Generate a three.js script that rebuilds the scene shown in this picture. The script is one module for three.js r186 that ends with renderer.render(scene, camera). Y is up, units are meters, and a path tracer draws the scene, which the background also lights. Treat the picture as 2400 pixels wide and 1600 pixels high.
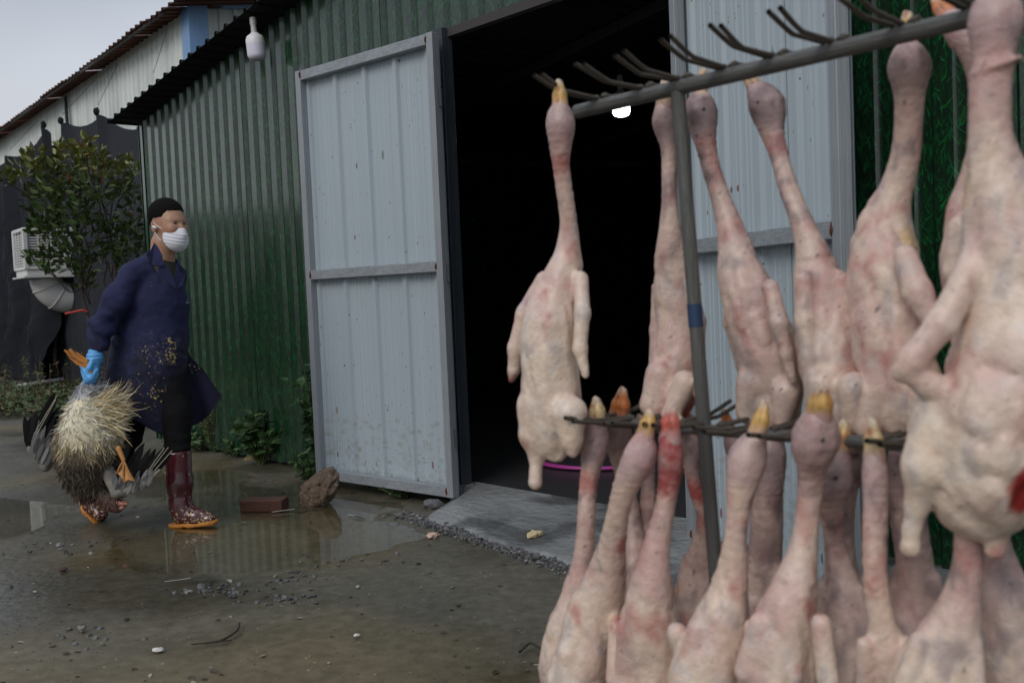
import * as THREE from 'three';
import { ImprovedNoise } from 'three/addons/math/ImprovedNoise.js';
import { mergeGeometries } from 'three/addons/utils/BufferGeometryUtils.js';
import { RoundedBoxGeometry } from 'three/addons/geometries/RoundedBoxGeometry.js';

// ---------------------------------------------------------------- camera, sky, light, exposure
const scene = new THREE.Scene();
const camera = new THREE.PerspectiveCamera(37.85, 1024 / 682, 0.1, 400);
camera.position.set(0, 1.25, 0);
camera.rotation.order = 'YXZ';
camera.rotation.set(-0.0506, 0, -0.0428);
camera.focus = 5.7;
camera.userData.fStop = 3.6;
scene.add(camera);

const renderer = new THREE.WebGLRenderer({ antialias: true });
renderer.setSize(1024, 682);
renderer.toneMapping = THREE.LinearToneMapping;
renderer.toneMappingExposure = 0.86;
renderer.shadowMap.enabled = true;

const PN = new ImprovedNoise();
const fbm = (x, y, z, o = 4) => { let s = 0, a = 0.5, f = 1; for (let i = 0; i < o; i++) { s += a * PN.noise(x * f + 13.7 * i, y * f + 7.1 * i, z * f); a *= 0.5; f *= 2.03; } return s; };
let seed = 20231;
const rnd = () => { seed |= 0; seed = seed + 0x6D2B79F5 | 0; let t = Math.imul(seed ^ seed >>> 15, 1 | seed); t = t + Math.imul(t ^ t >>> 7, 61 | t) ^ t; return ((t ^ t >>> 14) >>> 0) / 4294967296; };
const rr = (a, b) => a + (b - a) * rnd();
const clamp = (x, a = 0, b = 1) => Math.min(b, Math.max(a, x));
const sm = (a, b, x) => { const t = clamp((x - a) / (b - a)); return t * t * (3 - 2 * t); };
const mix = (a, b, t) => a + (b - a) * t;
const V = (x, y, z) => new THREE.Vector3(x, y, z);

{ // overcast sky: brighter overhead than at the horizon, soft grey clouds all round
  const w = 512, h = 256, d = new Float32Array(w * h * 4);
  for (let j = 0; j < h; j++) for (let i = 0; i < w; i++) {
    const el = ((j + 0.5) / h - 0.5) * Math.PI, az = (i + 0.5) / w * Math.PI * 2;
    const sx = Math.cos(el) * Math.cos(az), sy = Math.sin(el), sz = Math.cos(el) * Math.sin(az);
    const up = Math.max(sy, 0);
    const e = up * 90 / 1.5708 * Math.asin(Math.min(1, up)) / Math.max(up, 1e-4);
    let L = mix(mix(0.95, 0.6, sm(6, 24, e)), 1.2, sm(24, 75, e)); // pale at the horizon, a grey layer above it, bright overhead
    const c = fbm(sx * 2.1 + 4, sy * 5.2, sz * 2.1 + 9, 5);
    L *= 0.82 * (1 + 0.5 * c);
    const k = (i + j * w) * 4, t = clamp(0.5 + c);
    const gr = sm(4, 22, e); d[k] = L * mix(0.97, 0.86, gr); d[k + 1] = L * mix(1.0, 0.96, gr); d[k + 2] = L * mix(1.05, 1.13, gr); d[k + 3] = 1;
    if (sy < -0.02) { d[k] = 0.12; d[k + 1] = 0.12; d[k + 2] = 0.11; }
  }
  const sky = new THREE.DataTexture(d, w, h, THREE.RGBAFormat, THREE.FloatType);
  sky.mapping = THREE.EquirectangularReflectionMapping; sky.magFilter = sky.minFilter = THREE.LinearFilter; sky.needsUpdate = true;
  scene.background = sky; scene.environment = sky;
}
const sun = new THREE.DirectionalLight(0xfff8f0, 1.5);
sun.position.set(-7, 10, 6); sun.target.position.set(0, 0, -5);
sun.castShadow = true; sun.shadow.radius = 60;
Object.assign(sun.shadow.camera, { left: -16, right: 16, top: 16, bottom: -16, near: 0.5, far: 60 });
scene.add(sun, sun.target);

// ---------------------------------------------------------------- helpers
const taken = {};
function numbered(n) { if (!(n in taken)) { taken[n] = 0; return n; } return n + '_' + String(++taken[n]).padStart(3, '0'); }
function tag(o, label, category, group, kind) { if (label) o.userData.label = label; if (category) o.userData.category = category; if (group) o.userData.group = group; if (kind) o.userData.kind = kind; return o; }
function thing(name, label, category, pos = [0, 0, 0], turn = 0, group) { const g = new THREE.Group(); g.name = numbered(name); g.position.set(...pos); g.rotation.y = turn; scene.add(g); return tag(g, label, category, group); }
function mesh(name, geo, mat, parent) { const m = new THREE.Mesh(Array.isArray(geo) ? mergeGeometries(geo.map(g => g.index ? g.toNonIndexed() : g)) : geo, mat); m.name = parent === scene ? numbered(name) : name; m.castShadow = m.receiveShadow = true; parent.add(m); return m; }
function structure(name, geo, mat) { const m = mesh(name, geo, mat, scene); m.userData.kind = 'structure'; return m; }

function tex(w, h, fn, srgb, rep) {
  const d = new Uint8Array(w * h * 4);
  for (let j = 0; j < h; j++) for (let i = 0; i < w; i++) { const c = fn(i / w, j / h, i, j), k = (i + j * w) * 4; if (typeof c === 'number') d[k] = d[k + 1] = d[k + 2] = clamp(c) * 255; else { d[k] = clamp(c[0]) * 255; d[k + 1] = clamp(c[1]) * 255; d[k + 2] = clamp(c[2]) * 255; } d[k + 3] = 255; }
  const t = new THREE.DataTexture(d, w, h); t.wrapS = t.wrapT = THREE.RepeatWrapping; t.magFilter = THREE.LinearFilter; t.minFilter = THREE.LinearMipmapLinearFilter; t.generateMipmaps = true;
  if (srgb) t.colorSpace = THREE.SRGBColorSpace; if (rep) t.repeat.set(rep[0], rep[1]); t.needsUpdate = true; return t;
}
function canvasTex(w, h, draw, rep) { const c = document.createElement('canvas'); c.width = w; c.height = h; draw(c.getContext('2d'), w, h); const t = new THREE.CanvasTexture(c); t.colorSpace = THREE.SRGBColorSpace; t.wrapS = t.wrapT = THREE.RepeatWrapping; t.magFilter = THREE.LinearFilter; if (rep) t.repeat.set(rep[0], rep[1]); return t; }
// noise that repeats every 1 in u and v
const tile = (u, v, f, z, o = 4) => { const a = u * f, b = v * f; const n = (x, y) => fbm(x, y, z, o); const wu = u, wv = v; return (n(a, b) * (1 - wu) * (1 - wv) + n(a - f, b) * wu * (1 - wv) + n(a, b - f) * (1 - wu) * wv + n(a - f, b - f) * wu * wv) / Math.sqrt(wu * wu * wv * wv + (1 - wu) ** 2 * wv * wv + wu * wu * (1 - wv) ** 2 + (1 - wu) ** 2 * (1 - wv) ** 2); };
const hash = (i, j, s = 0) => { let n = (i * 374761393 + j * 668265263 + s * 974634777) | 0; n = Math.imul(n ^ n >>> 13, 1274126177); return ((n ^ n >>> 16) >>> 0) / 4294967296; };
const std = (c, r, o = {}) => { const m = new THREE.MeshPhysicalMaterial({ roughness: r, side: THREE.DoubleSide, ...o }); if (Array.isArray(c)) m.color.setRGB(...c); else m.color.set(c); return m; };
const box = (w, h, d, x = 0, y = 0, z = 0) => { const g = new THREE.BoxGeometry(w, h, d); g.translate(x, y, z); return g; };
const rbox = (w, h, d, r, x = 0, y = 0, z = 0) => { const g = new RoundedBoxGeometry(w, h, d, 2, r); g.translate(x, y, z); return g; };
function tube(pts, r, n = 8, seg) { const c = new THREE.CatmullRomCurve3(pts.map(p => p.isVector3 ? p : V(...p))); return new THREE.TubeGeometry(c, seg || Math.max(4, pts.length * 6), r, n, false); }
function rod(a, b, r, n = 10) { const A = a.isVector3 ? a : V(...a), B = b.isVector3 ? b : V(...b), d = B.clone().sub(A), g = new THREE.CylinderGeometry(r, r, d.length(), n); g.translate(0, d.length() / 2, 0); g.applyQuaternion(new THREE.Quaternion().setFromUnitVectors(V(0, 1, 0), d.normalize())); g.translate(A.x, A.y, A.z); return g; }
// a folded metal sheet: profile [[x, z], ...] across, from y0(x) to y1(x); uv in metres
function sheet(profile, y0, y1, rows = 1, along = 0, thick = 0.0012) {
  const pos = [], uv = [], idx = [], n = profile.length; let s = along;
  for (let f = 0; f < 2; f++) { s = along; for (let i = 0; i < n; i++) { const [x, z] = profile[i]; if (i) s += Math.hypot(x - profile[i - 1][0], z - profile[i - 1][1]); for (let r = 0; r <= rows; r++) { const a = y0(x), b = y1(x), y = a + (b - a) * r / rows; pos.push(x, y, z - f * thick); uv.push(s, y); } } }
  const st = rows + 1, H = n * st;
  for (let i = 0; i < n - 1; i++) for (let r = 0; r < rows; r++) { const a = i * st + r, b = a + st; idx.push(a, b, a + 1, b, b + 1, a + 1); idx.push(H + a, H + a + 1, H + b, H + b, H + a + 1, H + b + 1); }
  for (let i = 0; i < n - 1; i++) { const a = i * st, b = a + st, t = a + rows, u = b + rows; idx.push(a, H + a, b, b, H + a, H + b, t, u, H + t, u, H + u, H + t); }
  const g = new THREE.BufferGeometry(); g.setAttribute('position', new THREE.Float32BufferAttribute(pos, 3)); g.setAttribute('uv', new THREE.Float32BufferAttribute(uv, 2)); g.setIndex(idx);
  const q = g.toNonIndexed(); q.computeVertexNormals(); return q;
}
// trapezoid ribs: returns points from x0 to x1
function ribs(x0, x1, pitch, top, foot, depth, phase = 0) {
  const p = []; const k0 = Math.floor((x0 - phase) / pitch), k1 = Math.ceil((x1 - phase) / pitch);
  for (let k = k0; k <= k1; k++) { const c = phase + k * pitch; p.push([c - foot / 2, 0], [c - top / 2, depth], [c + top / 2, depth], [c + foot / 2, 0]); }
  const at = x => { for (let i = 0; i < p.length - 1; i++) if (p[i][0] <= x && p[i + 1][0] >= x) return mix(p[i][1], p[i + 1][1], (x - p[i][0]) / (p[i + 1][0] - p[i][0] + 1e-9)); return 0; };
  return [[x0, at(x0)], ...p.filter(q => q[0] > x0 + 1e-4 && q[0] < x1 - 1e-4), [x1, at(x1)]];
}
// smooth surface of a distance field (surface nets); col(x,y,z,out) gives linear vertex colours, uvf gives uv
function nets(sdf, lo, hi, cell, col, uvf) {
  const nx = Math.ceil((hi[0] - lo[0]) / cell) + 1, ny = Math.ceil((hi[1] - lo[1]) / cell) + 1, nz = Math.ceil((hi[2] - lo[2]) / cell) + 1;
  const F = new Float32Array(nx * ny * nz); let q = 0;
  for (let k = 0; k < nz; k++) for (let j = 0; j < ny; j++) { for (let i = 0; i < nx;) { const d = sdf(lo[0] + i * cell, lo[1] + j * cell, lo[2] + k * cell); F[q++] = d; i++; let skip = Math.floor(Math.abs(d) / cell * 0.6) - 2; while (skip-- > 0 && i < nx) { F[q++] = d; i++; } } }
  const id = new Int32Array(nx * ny * nz).fill(-1), P = [], I = [];
  const ix = (i, j, k) => i + nx * (j + ny * k);
  for (let k = 0; k < nz - 1; k++) for (let j = 0; j < ny - 1; j++) for (let i = 0; i < nx - 1; i++) {
    let m = 0, sx = 0, sy = 0, sz = 0, c = 0; const v = [];
    for (let b = 0; b < 8; b++) { const f = F[ix(i + (b & 1), j + (b >> 1 & 1), k + (b >> 2))]; v.push(f); if (f < 0) m |= 1 << b; }
    if (m === 0 || m === 255) continue;
    for (let b = 0; b < 8; b++) for (let e = 0; e < 3; e++) { if (b >> e & 1) continue; const b2 = b | 1 << e; if ((v[b] < 0) === (v[b2] < 0)) continue; const t = v[b] / (v[b] - v[b2]); sx += (b & 1) + (e === 0 ? t : 0); sy += (b >> 1 & 1) + (e === 1 ? t : 0); sz += (b >> 2) + (e === 2 ? t : 0); c++; }
    id[ix(i, j, k)] = P.length / 3; P.push(lo[0] + (i + sx / c) * cell, lo[1] + (j + sy / c) * cell, lo[2] + (k + sz / c) * cell);
  }
  const quad = (a, b, c, d, flip) => { if (a < 0 || b < 0 || c < 0 || d < 0) return; if (flip) I.push(a, c, b, a, d, c); else I.push(a, b, c, a, c, d); };
  for (let k = 1; k < nz - 1; k++) for (let j = 1; j < ny - 1; j++) for (let i = 1; i < nx - 1; i++) {
    const f = F[ix(i, j, k)] < 0;
    if (f !== F[ix(i + 1, j, k)] < 0) quad(id[ix(i, j - 1, k - 1)], id[ix(i, j, k - 1)], id[ix(i, j, k)], id[ix(i, j - 1, k)], !f);
    if (f !== F[ix(i, j + 1, k)] < 0) quad(id[ix(i - 1, j, k - 1)], id[ix(i - 1, j, k)], id[ix(i, j, k)], id[ix(i, j, k - 1)], !f);
    if (f !== F[ix(i, j, k + 1)] < 0) quad(id[ix(i - 1, j - 1, k)], id[ix(i, j - 1, k)], id[ix(i, j, k)], id[ix(i - 1, j, k)], !f);
  }
  const g = new THREE.BufferGeometry(), n = P.length / 3; g.setAttribute('position', new THREE.Float32BufferAttribute(P, 3)); g.setIndex(I); g.computeVertexNormals();
  if (col) { const C = new Float32Array(n * 3), o = [0, 0, 0]; for (let i = 0; i < n; i++) { col(P[i * 3], P[i * 3 + 1], P[i * 3 + 2], o); C.set(o, i * 3); } g.setAttribute('color', new THREE.BufferAttribute(C, 3)); }
  if (uvf) { const U = new Float32Array(n * 2), o = [0, 0]; for (let i = 0; i < n; i++) { uvf(P[i * 3], P[i * 3 + 1], P[i * 3 + 2], o); U.set(o, i * 2); } g.setAttribute('uv', new THREE.BufferAttribute(U, 2)); }
  return g;
}
const smin = (a, b, k) => { const h = Math.max(k - Math.abs(a - b), 0) / k; return Math.min(a, b) - h * h * k * 0.25; };
const smax = (a, b, k) => -smin(-a, -b, k);
// distance to a tapered bone from a = [x,y,z,r] to b
function bone(x, y, z, a, b) { const bx = b[0] - a[0], by = b[1] - a[1], bz = b[2] - a[2], px = x - a[0], py = y - a[1], pz = z - a[2]; const t = clamp((px * bx + py * by + pz * bz) / (bx * bx + by * by + bz * bz + 1e-9)); return Math.hypot(px - bx * t, py - by * t, pz - bz * t) - (a[3] + (b[3] - a[3]) * t); }
const ell = (x, y, z, c, r) => { const dx = (x - c[0]) / r[0], dy = (y - c[1]) / r[1], dz = (z - c[2]) / r[2], k = Math.hypot(dx, dy, dz); return (k - 1) * Math.min(r[0], r[1], r[2]); };
function bounds(list, pad) { const lo = [1e9, 1e9, 1e9], hi = [-1e9, -1e9, -1e9]; for (const p of list) for (let e = 0; e < 3; e++) { lo[e] = Math.min(lo[e], p[e] - p[3] - pad); hi[e] = Math.max(hi[e], p[e] + p[3] + pad); } return [lo, hi]; }
// a lumpy stone
function stone(r, sy, rough, s, detail = 3) { const g = new THREE.IcosahedronGeometry(r, detail), p = g.attributes.position; for (let i = 0; i < p.count; i++) { const x = p.getX(i), y = p.getY(i), z = p.getZ(i); const k = 1 + rough * fbm(x / r * 1.1 + s, y / r * 1.1, z / r * 1.1 + s * 2, 4); p.setXYZ(i, x * k, y * k * sy, z * k); } g.computeVertexNormals(); return g; }
// ---------------------------------------------------------------- shared textures
const fineNoise = tex(512, 512, (u, v) => 0.5 + 0.9 * tile(u, v, 24, 3.3, 5));
const coarseRough = tex(256, 256, (u, v) => 0.75 + 0.5 * tile(u, v, 7, 8.1, 4));
const grainStreak = tex(256, 512, (u, v) => 0.5 + 0.6 * tile(u, v, 3, 1.3, 2) + 0.5 * fbm(u * 60, Math.sin(v * 6.283) * 0.6, 2, 3));
// the shed's printed steel: dark green with a pattern of grass blades (0.8 m repeat)
const grassPrint = canvasTex(1024, 1024, (c, w, h) => {
  c.fillStyle = '#081f11'; c.fillRect(0, 0, w, h);
  for (let i = 0; i < 3400; i++) {
    const x = rnd() * w, y = rnd() * h, L = rr(26, 78), a = -Math.PI / 2 + rr(-0.9, 0.9), bend = rr(-22, 22), wd = rr(2, 5.2), t = i / 3400;
    const g = Math.floor(mix(30, 108, t * rnd() ** 0.6)); c.fillStyle = `rgb(${Math.floor(g * 0.13)},${g},${Math.floor(g * rr(0.36, 0.5))})`;
    for (const [ox, oy] of [[0, 0], [w, 0], [-w, 0], [0, h], [0, -h]]) { const X = x + ox, Y = y + oy; if (X < -90 || X > w + 90 || Y < -90 || Y > h + 90) continue; const ex = X + Math.cos(a) * L, ey = Y + Math.sin(a) * L, mx = X + Math.cos(a) * L / 2 - Math.sin(a) * bend, my = Y + Math.sin(a) * L / 2 + Math.cos(a) * bend; c.beginPath(); c.moveTo(X - Math.sin(a) * wd, Y + Math.cos(a) * wd); c.quadraticCurveTo(mx - Math.sin(a) * wd, my + Math.cos(a) * wd, ex, ey); c.quadraticCurveTo(mx + Math.sin(a) * wd, my - Math.cos(a) * wd, X + Math.sin(a) * wd, Y - Math.cos(a) * wd); c.fill(); }
  }
}, [1.25, 1.25]);
const M = {};
M.green = std(0xffffff, 0.45, { map: grassPrint, clearcoat: 1, clearcoatRoughness: 0.13, specularIntensity: 0.8, roughnessMap: coarseRough.clone(), side: THREE.DoubleSide });
M.green.roughnessMap.repeat.set(0.9, 0.23);
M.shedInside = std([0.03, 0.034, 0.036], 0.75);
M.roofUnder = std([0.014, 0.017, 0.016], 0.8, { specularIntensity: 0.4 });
const galvTex = tex(512, 512, (u, v) => { const n = tile(u, v, 9, 4.4, 4), f = tile(u, v, 40, 2.2, 2), s = fbm(u * 50, v * 1.6 + 3, 5, 3); const k = 0.62 + 0.14 * n + 0.07 * f + 0.09 * s; return [k * 0.965, k * 1.0, k * 1.03]; }, true, [2.2, 1.1]);
M.galv = std(0xffffff, 0.5, { map: galvTex, metalness: 0.35, bumpMap: fineNoise, bumpScale: 0.0008 });
M.post = std(0x70767c, 0.5, { map: galvTex, metalness: 0.4, bumpMap: fineNoise, bumpScale: 0.001 });
const panelTex = canvasTex(1024, 2048, (c, w, h) => {
  c.fillStyle = '#a2b0b8'; c.fillRect(0, 0, w, h);
  for (let i = 0; i < 420; i++) { const g = Math.floor(rr(150, 205)); c.fillStyle = `rgba(${g - 8},${g},${g + 4},0.16)`; c.fillRect(rnd() * w, 0, rr(1, 5), h); }
  for (let i = 0; i < 700; i++) { const g = Math.floor(rr(120, 210)); c.fillStyle = `rgba(${g},${g},${g - 3},0.07)`; const x = rnd() * w, y = rnd() * h; c.fillRect(x, y, rr(1, 3), rr(30, 360)); }
  for (let i = 0; i < 330; i++) { const y = h * (1 - rnd() ** 2.2), s = rr(1, 3.5) * (rnd() < 0.06 ? 2.6 : 1); c.fillStyle = `rgba(${rr(50, 110) | 0},${rr(38, 80) | 0},${rr(20, 48) | 0},${rr(0.25, 0.75)})`; c.beginPath(); c.ellipse(rnd() * w, y, s, s * rr(0.8, 2.6), 0, 0, 7); c.fill(); }
  for (let i = 0; i < 500; i++) { const y = h * (1 - 0.16 * rnd() ** 1.8); c.fillStyle = `rgba(105,92,66,${rr(0.04, 0.16)})`; c.beginPath(); c.ellipse(rnd() * w, y, rr(3, 26), rr(2, 12), 0, 0, 7); c.fill(); }
}, [0.8, 0.3745]);
M.panel = std(0xffffff, 0.36, { map: panelTex, clearcoat: 0.15, clearcoatRoughness: 0.4 });
const rustTex = tex(256, 256, (u, v) => { const n = tile(u, v, 10, 1.1, 4), k = 0.5 + n; return [0.2 + 0.26 * k, 0.1 + 0.14 * k, 0.05 + 0.09 * k]; }, true, [6, 6]);
M.rust = std(0xffffff, 0.85, { map: rustTex, bumpMap: fineNoise, bumpScale: 0.002 });
M.beam = std([0.05, 0.045, 0.042], 0.7, { bumpMap: fineNoise, bumpScale: 0.001 });
M.hallWall = std(0xffffff, 0.5, { map: tex(256, 512, (u, v) => { const s = fbm(u * 22, v * 1.1, 4, 4), n = tile(u, v, 5, 7.7, 4); const k = 0.87 + 0.1 * s + 0.09 * n; return [k * 0.97, k * 1.0, k * 0.985]; }, true, [0.4, 0.3]) });
M.blue = std([0.16, 0.31, 0.56], 0.5, { roughnessMap: coarseRough });
M.tarp = std([0.011, 0.0125, 0.018], 0.85, { specularIntensity: 0.5, sheen: 0.2, sheenRoughness: 0.6, bumpMap: fineNoise, bumpScale: 0.004 });
M.tarp.sheenColor.setRGB(0.25, 0.28, 0.34);
M.tarpGrey = std([0.022, 0.024, 0.031], 0.85, { specularIntensity: 0.5, sheen: 0.2, sheenRoughness: 0.6, bumpMap: fineNoise, bumpScale: 0.004 });
M.tarpGrey.sheenColor.setRGB(0.25, 0.27, 0.32);
M.plastic = std([0.62, 0.62, 0.6], 0.45, { roughnessMap: coarseRough });
M.plasticDark = std([0.03, 0.03, 0.032], 0.7);
M.wire = std([0.03, 0.03, 0.03], 0.6);
M.white = std([0.78, 0.78, 0.8], 0.4);

// ---------------------------------------------------------------- ground
const inRamp = (x, z) => { const dx = x + 0.28, dz = z + 5.88; return [dx * 0.6756 + dz * 0.7373, -dx * 0.7373 + dz * 0.6756]; }; // shed-local x, z
{
  const S = 2048, T = 8;
  const wet = new Float32Array(S * S), cTex = tex(S, S, (u, v, i, j) => {
    const n1 = tile(u, v, 6, 0.7, 4), n2 = tile(u, v, 19, 5.2, 3), n3 = fbm(u * 140, v * 140, 3.1, 3), h1 = hash(i, j), h2 = hash(i >> 1, j >> 1, 5);
    const w = sm(-0.12, 0.2, n1 + 0.35 * n2); wet[i + j * S] = w;
    let k = mix(0.32, 0.235, w) + 0.09 * n2 + 0.1 * n3 + (h1 - 0.5) * 0.05;
    const warm = 0.014 + sm(-0.05, 0.3, tile(u, v, 4, 9.9, 3)) * 0.05;
    let r = k + warm + 0.012, g = k + warm * 0.45 + 0.006, b = k - warm * 0.5 - 0.03;
    if (h2 > 0.9965) { const d = h2 > 0.998 ? 0.5 : 1.7; r *= d; g *= d; b *= d; }
    return [r, g, b];
  }, true, [1 / T, 1 / T]);
  const rTex = tex(512, 512, (u, v) => { const n1 = tile(u, v, 6, 0.7, 4), n2 = tile(u, v, 19, 5.2, 3); return mix(0.62, 0.3, sm(-0.12, 0.2, n1 + 0.35 * n2)) + 0.1 * n2; }, false, [1 / T, 1 / T]);
  const bTex = tex(1024, 1024, (u, v, i, j) => 0.5 + 0.5 * tile(u, v, 40, 2.9, 4) + (hash(i, j, 9) > 0.985 ? 0.3 : 0), false, [1 / 1.7, 1 / 1.7]);
  M.ground = std(0xffffff, 1, { map: cTex, roughnessMap: rTex, bumpMap: bTex, bumpScale: 0.004 });
  const aTex = tex(1024, 512, (u, v) => { const n = tile(u, v, 5, 3.7, 4), s = fbm(u * 9 + v * 3, v * 70, 2, 4), w = sm(0.02, 0.22, tile(u, v, 4, 8.8, 4) + 0.3 * s), k = mix(0.52, 0.36, w) + 0.12 * n + 0.12 * s; return [k * 0.98, k, k * 1.0]; }, true, [1 / 1.9, 1 / 1.4]);
  M.apron = std(0xffffff, 0.55, { map: aTex, roughnessMap: rTex, bumpMap: bTex, bumpScale: 0.012 });
  // one sheet: fine squares near the camera, wide ones out to the horizon
  const xs = [], zs = []; for (let x = -14; x <= 8.001; x += 0.12) xs.push(x); for (let z = -24; z <= 6.001; z += 0.12) zs.push(z);
  const X = [-150, -60, -30, ...xs, 20, 60, 150], Z = [-200, -90, -45, ...zs, 20, 60, 120], P = [], U = [], I = [];
  for (const z of Z) for (const x of X) { const near = sm(26, 14, Math.hypot(x, z + 8)); P.push(x, 0.012 * fbm(x * 0.7, 3, z * 0.7, 3) * near - 0.004, z); U.push(x, z); }
  for (let j = 0; j < Z.length - 1; j++) for (let i = 0; i < X.length - 1; i++) { const a = i + j * X.length, b = a + X.length; I.push(a, b, a + 1, b, b + 1, a + 1); }
  const g = new THREE.BufferGeometry(); g.setAttribute('position', new THREE.Float32BufferAttribute(P, 3)); g.setAttribute('uv', new THREE.Float32BufferAttribute(U, 2)); g.setIndex(I); g.computeVertexNormals();
  structure('concrete_yard', g, M.ground);
}
const groundY = (x, z) => 0.012 * fbm(x * 0.7, 3, z * 0.7, 3) * sm(26, 14, Math.hypot(x, z + 8)) - 0.004;
// shallow puddles: flat water that ends where the field of blobs does
function puddle(blobs, y, step, sd) {
  let x0 = 1e9, x1 = -1e9, z0 = 1e9, z1 = -1e9; for (const [x, z, r, q] of blobs) { x0 = Math.min(x0, x - r * 1.6); x1 = Math.max(x1, x + r * 1.6); z0 = Math.min(z0, z - (q || r) * 1.6); z1 = Math.max(z1, z + (q || r) * 1.6); }
  const f = (x, z) => { let s = 0; for (const [bx, bz, r, q] of blobs) { const d = ((x - bx) / r) ** 2 + ((z - bz) / (q || r)) ** 2; s += Math.exp(-d * 1.2); } return s - 0.42 + 0.55 * fbm(x * 1.7 + sd, z * 1.7, sd, 4) + 0.2 * fbm(x * 9, z * 9, sd, 3); };
  const P = [], put = (...v) => { for (const q of v) P.push(q[0], y, q[1]); };
  const cut = (a, b) => { const t = a[2] / (a[2] - b[2]); return [mix(a[0], b[0], t), mix(a[1], b[1], t), 0]; };
  const tri = (a, b, c) => { const v = [a, b, c], n = v.filter(q => q[2] > 0).length; if (n === 3) put(a, b, c); else if (n) { const k = n === 1 ? v.findIndex(q => q[2] > 0) : v.findIndex(q => q[2] <= 0), A = v[k], B = v[(k + 1) % 3], C = v[(k + 2) % 3]; const p = cut(A, B), q = cut(A, C); if (n === 1) put(A, p, q); else { put(p, B, C); put(p, C, q); } } };
  for (let x = x0; x < x1; x += step) for (let z = z0; z < z1; z += step) { const c = [[x, z], [x + step, z], [x + step, z + step], [x, z + step]].map(q => [...q, f(...q)]); tri(c[0], c[2], c[1]); tri(c[0], c[3], c[2]); }
  const g = new THREE.BufferGeometry(); g.setAttribute('position', new THREE.Float32BufferAttribute(P, 3)); g.computeVertexNormals(); return g;
}
M.water = std([0.93, 0.91, 0.85], 0.04, { transmission: 1, thickness: 0, ior: 1.33 });
structure('puddle', puddle([[-1.3, -4.75, 0.5, 0.28], [-0.95, -5.15, 0.5, 0.4], [-1.7, -5.2, 0.5, 0.45], [-1.6, -6.3, 0.5, 0.5], [-2.3, -6.9, 0.4, 0.6], [-1.0, -5.8, 0.45, 0.25]], 0.009, 0.035, 2.2), M.water);
structure('puddle', puddle([[-3.2, -6.05, 0.4, 0.35], [-3.0, -5.6, 0.3, 0.3], [-3.7, -6.4, 0.5, 0.4]], 0.009, 0.035, 5.1), M.water);

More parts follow.
